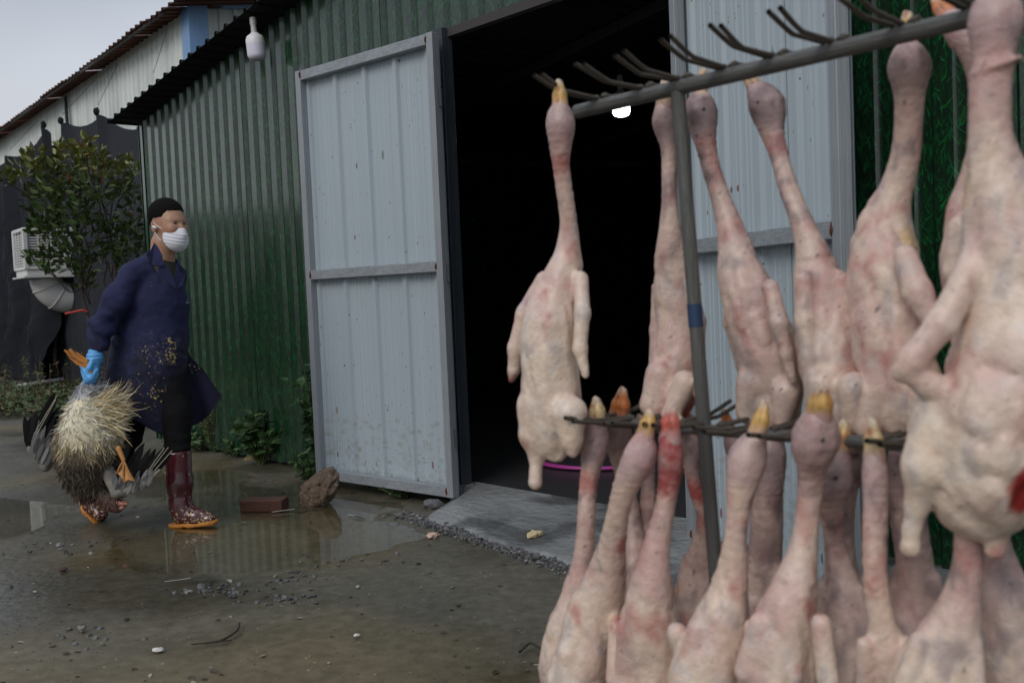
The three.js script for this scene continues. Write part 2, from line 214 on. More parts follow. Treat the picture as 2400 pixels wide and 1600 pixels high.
// ---------------------------------------------------------------- the green shed
const SW = -0.829; // turn of the shed: its front wall runs from far left to near right
const shed = thing('green_shed', 'dark green ribbed steel shed with grass print, its doors standing open', 'shed', [-0.28, 0, -5.88], SW);
const shedTop = x => x < 2.2 ? 2.95 + 0.142 * (x + 4.47) : 2.95 + 0.142 * 6.67 - 0.142 * (x - 2.2);
{
  const p = 0.156;
  const wallSheets = (x0, x1, lo) => { let a = x0, n = 0; while (a < x1 - 0.02) { const b = Math.min(a + 6 * p, x1); const g = sheet(ribs(a, Math.min(b + 0.03, x1), p, 0.075, 0.115, 0.026, -4.47).map(([x, z]) => [x, z - 0.03 + (n & 1) * 0.003]), () => lo, x => shedTop(x) - 0.01, 3, a); mesh('wall_sheet', g, M.green, shed); a = b; n++; } };
  wallSheets(-4.47, -0.1, 0.02); wallSheets(-0.1, 1.8, 2.79); wallSheets(1.8, 8.9, 0.02);
  // sides, back and inner faces keep the room dark
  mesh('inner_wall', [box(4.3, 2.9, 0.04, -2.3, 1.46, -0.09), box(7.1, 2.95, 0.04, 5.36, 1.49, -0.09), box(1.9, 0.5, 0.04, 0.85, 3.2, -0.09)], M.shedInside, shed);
  mesh('side_wall', box(0.06, 2.96, 8, -4.5, 1.48, -4.06), M.green, shed);
  mesh('side_wall', box(0.06, 2.96, 8, 8.93, 1.48, -4.06), M.green, shed);
  const sh = new THREE.Shape([[-4.5, 0], [8.95, 0], [8.95, 2.96], [2.2, shedTop(2.2)], [-4.5, 2.95]].map(q => new THREE.Vector2(...q)));
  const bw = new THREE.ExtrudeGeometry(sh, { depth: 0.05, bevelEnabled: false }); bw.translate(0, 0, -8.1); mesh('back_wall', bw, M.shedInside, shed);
  // roof sheets, ribs running front to back, with a verge in front of the wall
  const ang = Math.atan(0.142);
  for (const side of [0, 1]) for (let k = 0; k < 8; k++) {
    const w = 0.936, a = k * w, b = Math.min(a + w + 0.03, 6.95); if (a > 6.9) continue;
    const g = sheet(ribs(a, b, p, 0.022, 0.05, 0.03, 0.05).map(([x, z]) => [x, z + (k & 1) * 0.002]), () => -0.24, () => 8.1, 1, a); // y is depth, z is up
    g.rotateX(-Math.PI / 2);                       // y -> -z, z -> y
    if (side) { g.scale(-1, 1, 1); g.rotateZ(-ang); g.translate(8.98, 2.97 - 0.02, 0); } else { g.rotateZ(ang); g.translate(-4.66, shedTop(-4.66) + 0.006, 0); }
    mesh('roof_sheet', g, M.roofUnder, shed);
  }
  for (const z of [-0.3, -2.6, -5.4]) { const L = 6.7; for (const s of [0, 1]) { const g = box(L, 0.07, 0.05, L / 2, -0.04, 0); if (s) { g.rotateZ(Math.PI + ang * -1); g.rotateX(0); g.translate(8.95, 2.95 - 0.06, z); } else { g.rotateZ(ang); g.translate(-4.5, shedTop(-4.5) - 0.006, z); } if (!(s && z > 0)) mesh('purlin', g, M.beam, shed); } }
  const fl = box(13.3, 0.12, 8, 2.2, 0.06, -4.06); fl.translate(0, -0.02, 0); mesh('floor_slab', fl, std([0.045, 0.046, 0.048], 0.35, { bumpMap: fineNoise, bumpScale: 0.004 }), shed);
  mesh('corner_trim', [box(0.05, 2.9, 0.004, -4.47, 1.47, 0.004), box(0.004, 2.9, 0.05, -4.533, 1.47, -0.02)], M.green, shed);
  // door posts and lintel
  for (const x of [-0.05, 1.78]) { mesh('door_post', rbox(0.1, 2.68, 0.08, 0.006, x, 1.45, 0.03), M.post, shed); mesh('post_footing', rbox(0.12, 0.14, 0.12, 0.02, x, 0.05, 0.03), M.apron, shed); }
  mesh('lintel', box(1.76, 0.05, 0.05, 0.88, 2.765, 0.0), M.beam, shed);
}
// a door leaf: tube frame with a ribbed panel behind it; x runs from the hinge to the free edge
function doorLeaf(w, h, flip) {
  const g = new THREE.Group(); g.name = 'door'; const t = 0.052, s = flip ? -1 : 1;
  const X = x => s * x;
  for (const x of [t / 2, w - t / 2]) mesh('stile', rbox(t, h, t, 0.004, X(x), h / 2, 0), M.galv, g);
  for (const y of [0.032, 1.345, h - 0.034]) {
    mesh('rail', rbox(w - 2 * t - 0.004, 0.062, t - 0.004, 0.004, X(w / 2), y, 0.001), M.galv, g);
    const wl = []; for (const x of [t, w - t]) { const q = stone(0.02, 2.1, 0.5, x * 7 + y * 3, 2); q.scale(0.6, 0.75, 1.62); q.translate(X(x), y, 0.003); wl.push(q); } for (const q of wl) mesh('weld', q, M.rust, g);
  }
  // three lapped panel sheets
  const pts = []; const pitch = 0.282; for (let k = -1; k < 6; k++) { const c = k * pitch + 0.1; pts.push([c - 0.026, 0], [c - 0.014, 0.02], [c + 0.014, 0.02], [c + 0.026, 0]); for (const q of [0.08, 0.115, 0.167, 0.202]) pts.push([c + q - 0.005, 0], [c + q, 0.004], [c + q + 0.005, 0]); }
  pts.sort((a, b) => a[0] - b[0]);
  for (const [a, b] of [[0.012, 0.44], [0.44, 0.866], [0.866, w - 0.012]]) { const q = pts.filter(v => v[0] > a && v[0] < b); const pr = [[a, 0], ...q, [b, 0]].map(([x, z]) => [X(x), z - 0.042]); if (flip) pr.reverse(); mesh('panel_sheet', sheet(pr, () => 0.012, () => h - 0.012, 2, a, 0.0015), M.panel, g); }
  const hb = []; for (const y of [0.35, 1.3, 2.3]) hb.push(rod([X(-0.012), y - 0.05, -0.01], [X(-0.012), y + 0.05, -0.01], 0.011)); for (const q of hb) mesh('hinge', q, M.post, g);
  return g;
}
{
  const L = doorLeaf(1.284, 2.67, true); L.position.set(0.054, 0.065, 0.162); L.rotation.y = 0.103; shed.add(L); // swung back almost to the wall
  const R = doorLeaf(1.284, 2.67, false); R.position.set(1.7, 0.065, 0.1); R.rotation.y = -0.478; shed.add(R);
}
{ // sloping concrete apron in front of the doorway
  const nx = 60, nz = 22, P = [], U = [], I = [], x0 = -0.16, x1 = 3.4;
  for (let j = 0; j <= nz; j++) for (let i = 0; i <= nx; i++) { const t = j / nz; const a = mix(x0, x1, i / nx), edge = 0.47 + 0.115 * (a - 0.03) + 0.05 * fbm(a * 3, 1, 1, 3) - 0.5 * sm(0.16, -0.16, a); const z = mix(-0.06, Math.max(edge, 0), t); const y = 0.104 * (1 - t) ** 0.85 * (1 - 0.9 * sm(0.0, -0.16, a) * t) + 0.012 * fbm(a * 4, z * 4, 2, 3) * (1 - t) * Math.min(1, t * 4) - (t === 1 ? 0.03 : 0) + 0.01; P.push(a, y, z); U.push(a, z); }
  for (let j = 0; j < nz; j++) for (let i = 0; i < nx; i++) { const a = i + j * (nx + 1), b = a + nx + 1; I.push(a, b, a + 1, b, b + 1, a + 1); }
  const g = new THREE.BufferGeometry(); g.setAttribute('position', new THREE.Float32BufferAttribute(P, 3)); g.setAttribute('uv', new THREE.Float32BufferAttribute(U, 2)); g.setIndex(I); g.computeVertexNormals();
  g.rotateY(SW); g.translate(-0.28, 0, -5.88);
  structure('concrete_apron', g, M.apron);
}
const shedPt = (x, y, z) => V(x, y, z).applyAxisAngle(V(0, 1, 0), SW).add(V(-0.28, 0, -5.88));
const lathe = (pts, n = 28) => new THREE.LatheGeometry(pts.map(q => new THREE.Vector2(...q)), n);
{ // lamps
  const prof = { glass: [[0, -0.135], [0.03, -0.134], [0.055, -0.124], [0.066, -0.1], [0.067, -0.02]], body: [[0.067, -0.02], [0.067, 0.012], [0.058, 0.035], [0.03, 0.055], [0.026, 0.06]], cap: [[0.026, 0.06], [0.021, 0.07], [0.02, 0.12], [0.024, 0.122], [0.024, 0.17], [0, 0.17]] };
  const p = shedPt(-2.02, 3.1, 0.15), o = thing('outdoor_bulb', 'unlit white bulb hanging under the eave of the green shed', 'light bulb', [p.x, p.y + 0.02, p.z]);
  mesh('diffuser', lathe(prof.glass), std([0.72, 0.7, 0.82], 0.35), o); mesh('housing', lathe(prof.body), M.white, o); mesh('cap', lathe(prof.cap), std([0.5, 0.5, 0.5], 0.4), o);
  mesh('cord', rod([0, 0.16, 0], [0, 0.23, 0], 0.006), M.wire, o); o.rotation.z = 0.06;
  const q = shedPt(-0.4, 2.645, -1.95), w = thing('ceiling_bulb', 'lit bulb glowing white inside the dark shed', 'light bulb', [q.x, q.y, q.z]);
  const em = new THREE.MeshStandardMaterial({ color: 0xffffff, emissive: 0xf4f3ff, emissiveIntensity: 7 });
  mesh('diffuser', lathe(prof.glass), em, w); mesh('housing', lathe(prof.body), M.white, w); mesh('cap', lathe(prof.cap), M.plastic, w); mesh('cord', rod([0, 0.16, 0], [0, 0.8, 0], 0.005), M.wire, w);
  const pl = new THREE.PointLight(0xf4f3ff, 0.25, 0, 2); pl.position.set(0, -0.07, 0); pl.castShadow = true; pl.shadow.radius = 3; w.add(pl);
}
{ // hose on the shed floor
  const pts = []; for (let i = 0; i <= 40; i++) { const a = i / 40 * Math.PI * 2.6, r = 0.34 + 0.012 * i / 8; const v = shedPt(0.05 + Math.cos(a) * r * 1.1, 0.118 + 0.008 * (i / 40), -1.05 + Math.sin(a) * r); pts.push(v); }
  tag(mesh('garden_hose', tube(pts, 0.011, 8, 200), std([0.42, 0.06, 0.3], 0.35), scene), 'magenta hose coiled on the dark shed floor', 'hose');
  const p2 = []; for (let i = 0; i <= 60; i++) { const a = i / 60 * Math.PI * 5, r = 0.42 + 0.02 * Math.sin(i); p2.push(shedPt(0.75 + Math.cos(a) * r, 0.118 + 0.02 * i / 60, -1.5 + Math.sin(a) * r * 0.9)); }
  tag(mesh('garden_hose', tube(p2, 0.014, 8, 260), std([0.02, 0.02, 0.022], 0.3), scene), 'black hose coiled on the shed floor behind the magenta one', 'hose');
}
// ---------------------------------------------------------------- the white hall behind, its roof and the black tarps
const HC = [-3.95, 0, -12.86], HA = -0.908;
const hall = thing('white_hall', 'tall white ribbed hall with blue corner column and rusty roof edge', 'building', HC, HA);
const hallPt = (x, y, z) => V(x, y, z).applyAxisAngle(V(0, 1, 0), HA).add(V(...HC));
{
  const prof = (a, b) => ribs(a, b, 0.2, 0.024, 0.05, 0.03, 0);
  for (let k = 0; k < 22; k++) { const a = -k * 0.8 - 0.8, g = sheet(prof(a, a + 0.82).map(([x, z]) => [x, z + (k & 1) * 0.002]), () => 0, () => 4.98, 1, a); mesh('wall_sheet', g, M.hallWall, hall); }
  for (let k = 0; k < 10; k++) { const a = 0.14 + k * 0.8, g = sheet(prof(a, a + 0.82).map(([x, z]) => [x, z + (k & 1) * 0.002]), () => 0, x => 5.02 + x * 0.12, 1, a); g.rotateY(Math.PI / 2); g.translate(0.06, 0, 0); mesh('wall_sheet', g, M.hallWall, hall); }
  mesh('column', rbox(0.26, 5.1, 0.26, 0.01, 0.1, 2.55, -0.05), M.blue, hall);
  const bm = box(0.14, 0.16, 8, 0.16, 0.06, -4.1); bm.rotateX(0.1); bm.translate(0, 5.02, 0); mesh('beam', bm, M.blue, hall);
  for (let k = 0; k < 23; k++) {
    const a = -17.4 + k * 0.8; const g = sheet(ribs(a, a + 0.82, 0.2, 0.035, 0.075, 0.035, 0.07).map(([x, z]) => [x, z + (k & 1) * 0.002]), () => 0, () => 5, 1, a);
    g.rotateX(-Math.PI / 2); g.rotateX(0.16); g.translate(0, 4.93 + 0.012 * Math.sin(k * 2.3), 0.34 + 0.015 * Math.sin(k * 5.1)); mesh('roof_sheet', g, M.rust, hall);
  }
  mesh('fascia', box(17.6, 0.05, 0.03, -8.8, 4.93, 0.3), M.beam, hall);
  mesh('gable_filler', box(17.4, 5.0, 0.05, -8.7, 2.5, -0.06), M.hallWall, hall);
  // brown rust drip and a dark flap caught under the roof
  const fp = new THREE.Shape([[0, 0], [0.16, 0], [0.12, 0.55], [0.02, 0.52]].map(q => new THREE.Vector2(...q))); const fg = new THREE.ExtrudeGeometry(fp, { depth: 0.02, bevelEnabled: false }); fg.translate(-5.7, 4.36, 0.06); mesh('loose_flap', fg, M.tarp, hall);
}
// tarps: cloth hung from points along the wall, sagging between them
function tarp(name, label, mat, tops, z0, x0, x1, bot, sd, folds, group) {
  const nx = Math.round((x1 - x0) / 0.06), ny = 70, P = [], U = [], I = [];
  const topY = x => { for (let i = 0; i < tops.length - 1; i++) { const [a, ya] = tops[i], [b, yb] = tops[i + 1]; if (x >= a && x <= b) { const t = (x - a) / (b - a); return mix(ya, yb, t) - 0.11 * (b - a) * 4 * t * (1 - t) * 0.55; } } return x < tops[0][0] ? tops[0][1] : tops[tops.length - 1][1]; };
  for (let j = 0; j <= ny; j++) for (let i = 0; i <= nx; i++) {
    const t = j / ny, x = mix(x0, x1, i / nx), y = mix(topY(x) - 0.12, bot, t); let pull = 0; for (const [tx] of tops) pull += Math.exp(-(((x - tx - 0.5 * t * Math.sin(tx * 9)) / (0.1 + 0.7 * t)) ** 2)) * (1 - t) ** 0.6;
    const z = z0 + 0.1 * pull * (1 - t) + folds * (0.04 + 1.4 * t * (1.3 - 0.5 * t)) * (fbm(x * 1.5 + sd + y * 0.35, y * 0.35, sd, 4) * 1.1 + 0.35 * fbm(x * 5 + y * 1.2, y * 0.8, sd + 3, 3)) + 0.5 * folds * t * t;
    const p = hallPt(x, y + (t > 0.98 ? 0.05 * fbm(x * 2, sd, 1, 2) : 0), Math.max(z, 0.06)); P.push(p.x, p.y, p.z); U.push(x, y);
  }
  for (let j = 0; j < ny; j++) for (let i = 0; i < nx; i++) { const a = i + j * (nx + 1), b = a + nx + 1; I.push(a, b, a + 1, b, b + 1, a + 1); }
  const g = new THREE.BufferGeometry(); g.setAttribute('position', new THREE.Float32BufferAttribute(P, 3)); g.setAttribute('uv', new THREE.Float32BufferAttribute(U, 2)); g.setIndex(I); g.computeVertexNormals();
  return tag(mesh(name, g, mat, scene), label, 'tarp', group);
}
tarp('shade_tarp', 'black shade tarp in deep folds at the left edge, below the white wall', M.tarp, [[-14, 4.6], [-10.9, 4.58], [-8.46, 4.37], [-5.63, 4.5], [-5.2, 4.25]], 0.4, -13.5, -5.4, 0.02, 3.3, 0.62, 'black tarps hung along the hall');
tarp('shade_tarp', 'black grey shade tarp with a peaked top, hung between bush and green shed', M.tarpGrey, [[-5.95, 4.2], [-5.0, 4.47], [-3.0, 4.285], [-1.2, 3.8]], 0.24, -5.95, -0.9, 0.02, 7.7, 0.2, 'black tarps hung along the hall');
{ // tie wires from wall to tarp peaks
  const w = [[[-5.0, 4.47, 0.3], [-3.9, 4.85, 0.06]], [[-8.46, 4.37, 0.4], [-7.6, 4.82, 0.06]], [[-3.0, 4.285, 0.3], [-2.7, 4.86, 0.06]], [[-1.1, 4.4, 0.1], [-0.6, 4.86, 0.06]]];
  for (const [a, b] of w) { const A = hallPt(...a), B = hallPt(...b); tag(mesh('tie_wire', rod(A, B, 0.004, 5), M.wire, scene), ['thin wire tying the left black tarp to the white wall', 'thin wire tying the far left tarp to the wall', 'thin wire rising from the peaked tarp corner', 'short thin wire on the wall near the blue column'][w.findIndex(q => q[0] === a)], 'wire', 'tie wires on the white wall'); }
  const kn = [[-5.63, 4.5], [-5.0, 4.47], [-3.0, 4.285]];
  kn.forEach(([x, y], i) => { const g = stone(0.045, 1.4, 0.6, i * 3, 2); const p = hallPt(x, y - 0.1, x < -5.3 ? 0.45 : 0.33); g.translate(p.x, p.y, p.z); tag(mesh('tarp_knot', g, M.tarp, scene), ['black knot at the leftmost tarp peak', 'black knot at the middle tarp peak beside the left one', 'black knot at the tarp peak nearest the green shed'][i], 'knot', 'knots at the tarp peaks'); });
}
{ // evaporative cooler on the wall
  const o = thing('air_cooler', 'pale grey slatted air cooler box with a bent duct, on the tarp wall', 'air cooler', HC, HA);
  const X = -4.85, W = 0.72, D = 0.78, y0 = 1.93, H = 0.66, z0 = 0.25; // its broad side face looks towards the yard
  mesh('cabinet', rbox(W - 0.06, H - 0.02, D - 0.06, 0.02, X - W / 2, y0 + H / 2, z0 + D / 2), M.plasticDark, o);
  for (const [x, z] of [[0, z0], [0, z0 + D], [-W, z0 + D], [-W, z0]]) mesh('corner_post', rbox(0.075, H, 0.075, 0.015, X + x, y0 + H / 2, z), M.plastic, o);
  for (const y of [y0 + 0.02, y0 + H - 0.02]) mesh('frame_ring', rbox(W + 0.06, 0.06, D + 0.06, 0.015, X - W / 2, y, z0 + D / 2), M.plastic, o);
  for (let i = 0; i < 12; i++) { const y = y0 + 0.08 + i * 0.043; mesh('slat', rbox(0.014, 0.026, D - 0.06, 0.004, X + 0.006, y, z0 + D / 2), M.plastic, o); mesh('slat', rbox(W - 0.06, 0.026, 0.014, 0.004, X - W / 2, y, z0 + D + 0.006), M.plastic, o); }
  for (const t of [0.25, 0.5, 0.75]) { mesh('grille_bar', box(0.012, H - 0.1, 0.02, X + 0.016, y0 + H / 2, z0 + D * t), M.plastic, o); mesh('grille_bar', box(0.02, H - 0.1, 0.012, X - W * t, y0 + H / 2, z0 + D + 0.016), M.plastic, o); }
  mesh('tray', rbox(W + 0.02, 0.1, D + 0.02, 0.02, X - W / 2, y0 - 0.06, z0 + D / 2), M.plastic, o);
  mesh('shelf_plate', rbox(W + 0.12, 0.025, D + 0.12, 0.005, X - W / 2, y0 - 0.125, z0 + D / 2), M.plastic, o);
  const pts = []; for (let i = 0; i <= 8; i++) { const a = i / 8 * Math.PI / 2; pts.push(V(X - W / 2, y0 - 0.14 - 0.34 * Math.sin(a), z0 + 0.06 + 0.36 * Math.cos(a))); }
  mesh('duct', new THREE.TubeGeometry(new THREE.CatmullRomCurve3(pts), 24, 0.25, 24), M.plastic, o);
  for (const i of [2, 5]) { const t = new THREE.TorusGeometry(0.253, 0.012, 6, 26); const c = pts[i], d = pts[i + 1].clone().sub(pts[i - 1]).normalize(); t.applyQuaternion(new THREE.Quaternion().setFromUnitVectors(V(0, 0, 1), d)); t.translate(c.x, c.y, c.z); mesh('duct_band', t, M.plastic, o); }
}
{ // white pipe and small white sack near the tarp foot
  tag(mesh('white_pipe', tube([[-8.1, 0.04, -16.2], [-7.9, 0.06, -16.6], [-7.75, 0.07, -17.4], [-7.72, 0.2, -18.6], [-7.85, 0.5, -19.8]], 0.035, 8), M.white, scene), 'long white pipe lying among weeds behind the held goose', 'pipe');
  tag(mesh('white_pipe', tube([[-7.85, 0.52, -19.8], [-7.78, 0.25, -19.82], [-7.75, 0.01, -19.84]], 0.03, 8), M.white, scene), 'short white pipe leg at the upper end of the long pipe', 'pipe');
  const b = lathe([[0, 0.44], [0.06, 0.44], [0.13, 0.38], [0.2, 0.2], [0.22, 0.02], [0, 0]], 16); const p = b.attributes.position; for (let i = 0; i < p.count; i++) { const k = 1 + 0.25 * fbm(p.getX(i) * 6, p.getY(i) * 6, p.getZ(i) * 6, 3); p.setX(i, p.getX(i) * k); p.setZ(i, p.getZ(i) * k); } b.computeVertexNormals(); b.translate(-9.2, 0.02, -19.5);
  tag(mesh('white_sack', b, M.white, scene), 'small white sack on the ground at the foot of the tarp', 'sack');
}

{ // unseen wall added on the left for the shed's glossy sheets and puddles to mirror
  const o = thing('added_yard_wall', 'added grey block wall out of view at left, there to be mirrored in the shed sheets', 'wall', [-13, 0, -4]), m = std([0.13, 0.125, 0.115], 0.9, { bumpMap: fineNoise, bumpScale: 0.01 });
  mesh('masonry', box(0.25, 2.9, 26, 0, 1.45, 0), m, o); mesh('coping', rbox(0.36, 0.1, 26.1, 0.02, 0, 2.95, 0), M.apron, o);
}
const MAN = {torso:[[0.15,1.46,0.01,0.085],[0.123,1.283,0.02,0.185],[0.092,1.06,0.02,0.2],[0.047,0.837,0.01,0.222],[0.011,0.548,0.0,0.25]],shR:[[0.038,1.434,0.1,0.072],[0.159,1.51,0.0,0.066]],shL:[[0.232,1.423,-0.08,0.06],[0.174,1.509,0.0,0.066]],armR:[[0.043,1.423,0.12,0.074],[-0.022,1.29,0.18,0.076],[-0.11,1.145,0.2,0.07],[-0.126,1.018,0.24,0.054]],armL:[[0.207,1.405,-0.12,0.06],[0.161,1.149,-0.22,0.058],[0.124,0.915,-0.25,0.045]],cuff:[[-0.129,1.045,0.24,0.06],[-0.139,1.005,0.245,0.056]],legF:[[0.152,0.908,0.02,0.105],[0.231,0.637,0.08,0.083],[0.238,0.407,0.12,0.07]],legB:[[0.01,0.861,-0.02,0.11],[-0.131,0.502,-0.1,0.085],[-0.287,0.251,-0.17,0.068]],bootF:[[0.24,0.42,0.125,0.074],[0.241,0.248,0.135,0.07],[0.244,0.126,0.145,0.06],[0.258,0.077,0.15,0.056],[0.341,0.059,0.17,0.05],[0.409,0.047,0.185,0.04]],soleF:[[0.212,0.025,0.14,0.04],[0.307,0.021,0.16,0.044],[0.42,0.043,0.19,0.04]],bootB:[[-0.283,0.277,-0.17,0.072],[-0.328,0.187,-0.17,0.064],[-0.397,0.149,-0.18,0.055],[-0.382,0.087,-0.16,0.05],[-0.326,0.039,-0.13,0.044]],soleB:[[-0.44,0.149,-0.19,0.034],[-0.411,0.061,-0.165,0.036],[-0.33,0.015,-0.125,0.04]],head:[0.235,1.704,0.04],neck:[[0.195,1.601,0.03,0.066],[0.179,1.474,0.02,0.07]],vtop:[0.291,1.493,0.2],vbot:[0.293,1.368,0.2],hemL:[-0.176,0.773,0.15],hemR:[0.12,0.559,0.15],slitT:[0.284,0.935,0.2],slitB:[0.187,0.556,0.2],flap:[[0.198,1.08,0.0],[0.278,1.025,-0.02],[0.288,0.961,-0.04],[0.356,0.866,-0.08],[0.437,0.719,-0.12],[0.414,0.617,-0.12],[0.375,0.515,-0.11],[0.295,0.536,-0.09],[0.212,0.53,-0.07],[0.172,0.751,-0.04]],collarR:[[0.179,1.596,0.137],[0.173,1.526,0.226],[0.192,1.468,0.234],[0.247,1.461,0.203],[0.231,1.525,0.173],[0.2,1.571,0.145]],lapelR:[[0.25,1.481,0.194],[0.224,1.457,0.219],[0.226,1.409,0.233],[0.271,1.374,0.218],[0.31,1.339,0.206],[0.3,1.385,0.196],[0.272,1.441,0.195]],lapelL:[[0.299,1.495,0.123],[0.317,1.433,0.145],[0.339,1.413,0.126],[0.336,1.36,0.171],[0.312,1.339,0.205],[0.302,1.385,0.195],[0.302,1.441,0.164]],wrist:[-0.134,1.014,0.25,0.036],palm:[[-0.136,0.982,0.26,0.04],[-0.155,0.928,0.27,0.04],[-0.171,0.888,0.27,0.033]],thumb:[[-0.134,0.97,0.295,0.016],[-0.147,0.931,0.315,0.0145],[-0.16,0.892,0.32,0.012]],fing:[[[-0.134,0.934,0.29,0.014],[-0.159,0.892,0.315,0.0125],[-0.191,0.939,0.3,0.012],[-0.204,0.953,0.28,0.01]],[[-0.119,0.916,0.29,0.014],[-0.139,0.877,0.32,0.0135],[-0.176,0.882,0.31,0.012],[-0.195,0.915,0.29,0.011]],[[-0.119,0.897,0.285,0.013],[-0.131,0.86,0.315,0.0125],[-0.166,0.863,0.31,0.0115],[-0.184,0.891,0.29,0.01]],[[-0.13,0.878,0.28,0.012],[-0.141,0.842,0.305,0.011],[-0.166,0.846,0.3,0.0105],[-0.176,0.869,0.29,0.009]]],gLeg:[[-0.172,0.875,0.27,0.018],[-0.175,0.823,0.27,0.03],[-0.175,0.778,0.27,0.055]],gBody:[[-0.174,0.793,0.27,0.045],[-0.156,0.719,0.28,0.1],[-0.172,0.629,0.28,0.135],[-0.194,0.525,0.28,0.155],[-0.211,0.436,0.28,0.145],[-0.214,0.344,0.27,0.11],[-0.217,0.284,0.27,0.07]],gNeck:[[-0.21,0.291,0.27,0.06],[-0.151,0.251,0.29,0.04],[-0.101,0.215,0.31,0.033],[-0.054,0.182,0.33,0.036],[-0.033,0.169,0.335,0.028]],gBeak:[[-0.023,0.193,0.345,0.018],[0.006,0.193,0.35,0.013],[0.024,0.189,0.352,0.008]],gBeak2:[[-0.04,0.163,0.34,0.015],[-0.011,0.167,0.348,0.01],[0.005,0.172,0.35,0.006]],foot:[[0.027,0.501,0.42,0.015],[0.053,0.439,0.43,0.011]],toes:[[0.022,0.375,0.45],[0.061,0.327,0.46],[0.115,0.329,0.46],[0.111,0.373,0.46]],heldfoot:[[-0.168,0.956,0.31],[-0.205,0.984,0.315],[-0.238,1.015,0.32]],heldtoes:[[-0.267,1.036,0.33],[-0.245,1.038,0.32],[-0.228,1.014,0.3]],lwArm:[[-0.346,0.493,0.27,0.04],[-0.428,0.4,0.3,0.022],[-0.497,0.507,0.32,0.016]],rwArm:[[-0.08,0.362,0.32,0.04],[-0.023,0.251,0.37,0.024],[0.142,0.299,0.39,0.016],[0.227,0.369,0.39,0.01]],lw:[[[-0.493,0.484,0.315],[-0.522,0.681,0.3]],[[-0.497,0.507,0.32],[-0.506,0.663,0.31]],[[-0.494,0.544,0.32],[-0.476,0.679,0.3]],[[-0.474,0.589,0.325],[-0.456,0.708,0.3]],[[-0.458,0.574,0.33],[-0.396,0.734,0.32]],[[-0.458,0.59,0.335],[-0.318,0.799,0.33]],[[-0.441,0.59,0.34],[-0.325,0.777,0.335]],[[-0.426,0.543,0.33],[-0.336,0.731,0.32]],[[-0.401,0.511,0.325],[-0.321,0.714,0.31]],[[-0.383,0.495,0.32],[-0.305,0.712,0.3]],[[-0.37,0.484,0.3],[-0.288,0.681,0.29]],[[-0.36,0.489,0.29],[-0.267,0.72,0.28]]],lwc:[[[-0.486,0.486,0.33],[-0.426,0.662,0.33]],[[-0.47,0.448,0.33],[-0.389,0.631,0.335]],[[-0.452,0.424,0.325],[-0.363,0.615,0.33]],[[-0.433,0.404,0.32],[-0.335,0.584,0.33]],[[-0.412,0.421,0.315],[-0.324,0.597,0.32]],[[-0.383,0.448,0.31],[-0.319,0.58,0.31]],[[-0.364,0.468,0.3],[-0.31,0.608,0.3]]],rw:[[[-0.009,0.346,0.37],[0.068,0.542,0.34]],[[0.019,0.323,0.37],[0.126,0.522,0.35]],[[0.042,0.315,0.375],[0.148,0.492,0.355]],[[0.065,0.308,0.38],[0.175,0.485,0.36]],[[0.088,0.314,0.38],[0.186,0.455,0.365]],[[0.103,0.314,0.38],[0.217,0.476,0.365]],[[0.119,0.314,0.385],[0.257,0.494,0.37]],[[0.136,0.322,0.39],[0.281,0.497,0.375]],[[0.166,0.335,0.39],[0.302,0.479,0.38]],[[0.189,0.349,0.39],[0.292,0.454,0.385]]],rwc:[[[-0.036,0.245,0.375],[-0.015,0.376,0.37]],[[-0.005,0.244,0.38],[0.03,0.383,0.38]],[[0.027,0.251,0.385],[0.078,0.368,0.385]],[[0.066,0.258,0.39],[0.125,0.374,0.39]],[[0.104,0.271,0.39],[0.162,0.38,0.39]],[[0.143,0.293,0.395],[0.199,0.393,0.39]]],vent:[[-0.07,0.737,0.34],[0.157,0.671,0.37]]};
const chain = (l, k) => (x, y, z) => { let d = 1e9; for (let i = 0; i < l.length - 1; i++) d = smin(d, bone(x, y, z, l[i], l[i + 1]), k); return d; };
// a thin piece of cloth or leaf from an outline of points, curved by the points' own depths
function slab(pts, th, dir = [0, 0, 1]) {
  const c2 = pts.map(p => new THREE.Vector2(p[0], p[1])), T = THREE.ShapeUtils.triangulateShape(c2, []), P = [], N = pts.length, I = [];
  for (const s of [0.5, -0.5]) for (const p of pts) P.push(p[0] + dir[0] * th * s, p[1] + dir[1] * th * s, p[2] + dir[2] * th * s);
  for (const [a, b, c] of T) { I.push(a, b, c, N + a, N + c, N + b); }
  for (let i = 0; i < N; i++) { const j = (i + 1) % N; I.push(i, N + i, j, j, N + i, N + j); }
  const g = new THREE.BufferGeometry(); g.setAttribute('position', new THREE.Float32BufferAttribute(P, 3)); const U = []; for (let i = 0; i < P.length; i += 3) U.push(P[i] + 0.6, P[i + 1] - 0.4); g.setAttribute('uv', new THREE.Float32BufferAttribute(U, 2)); g.setIndex(I); const q = g.toNonIndexed(); q.computeVertexNormals(); return q;
}
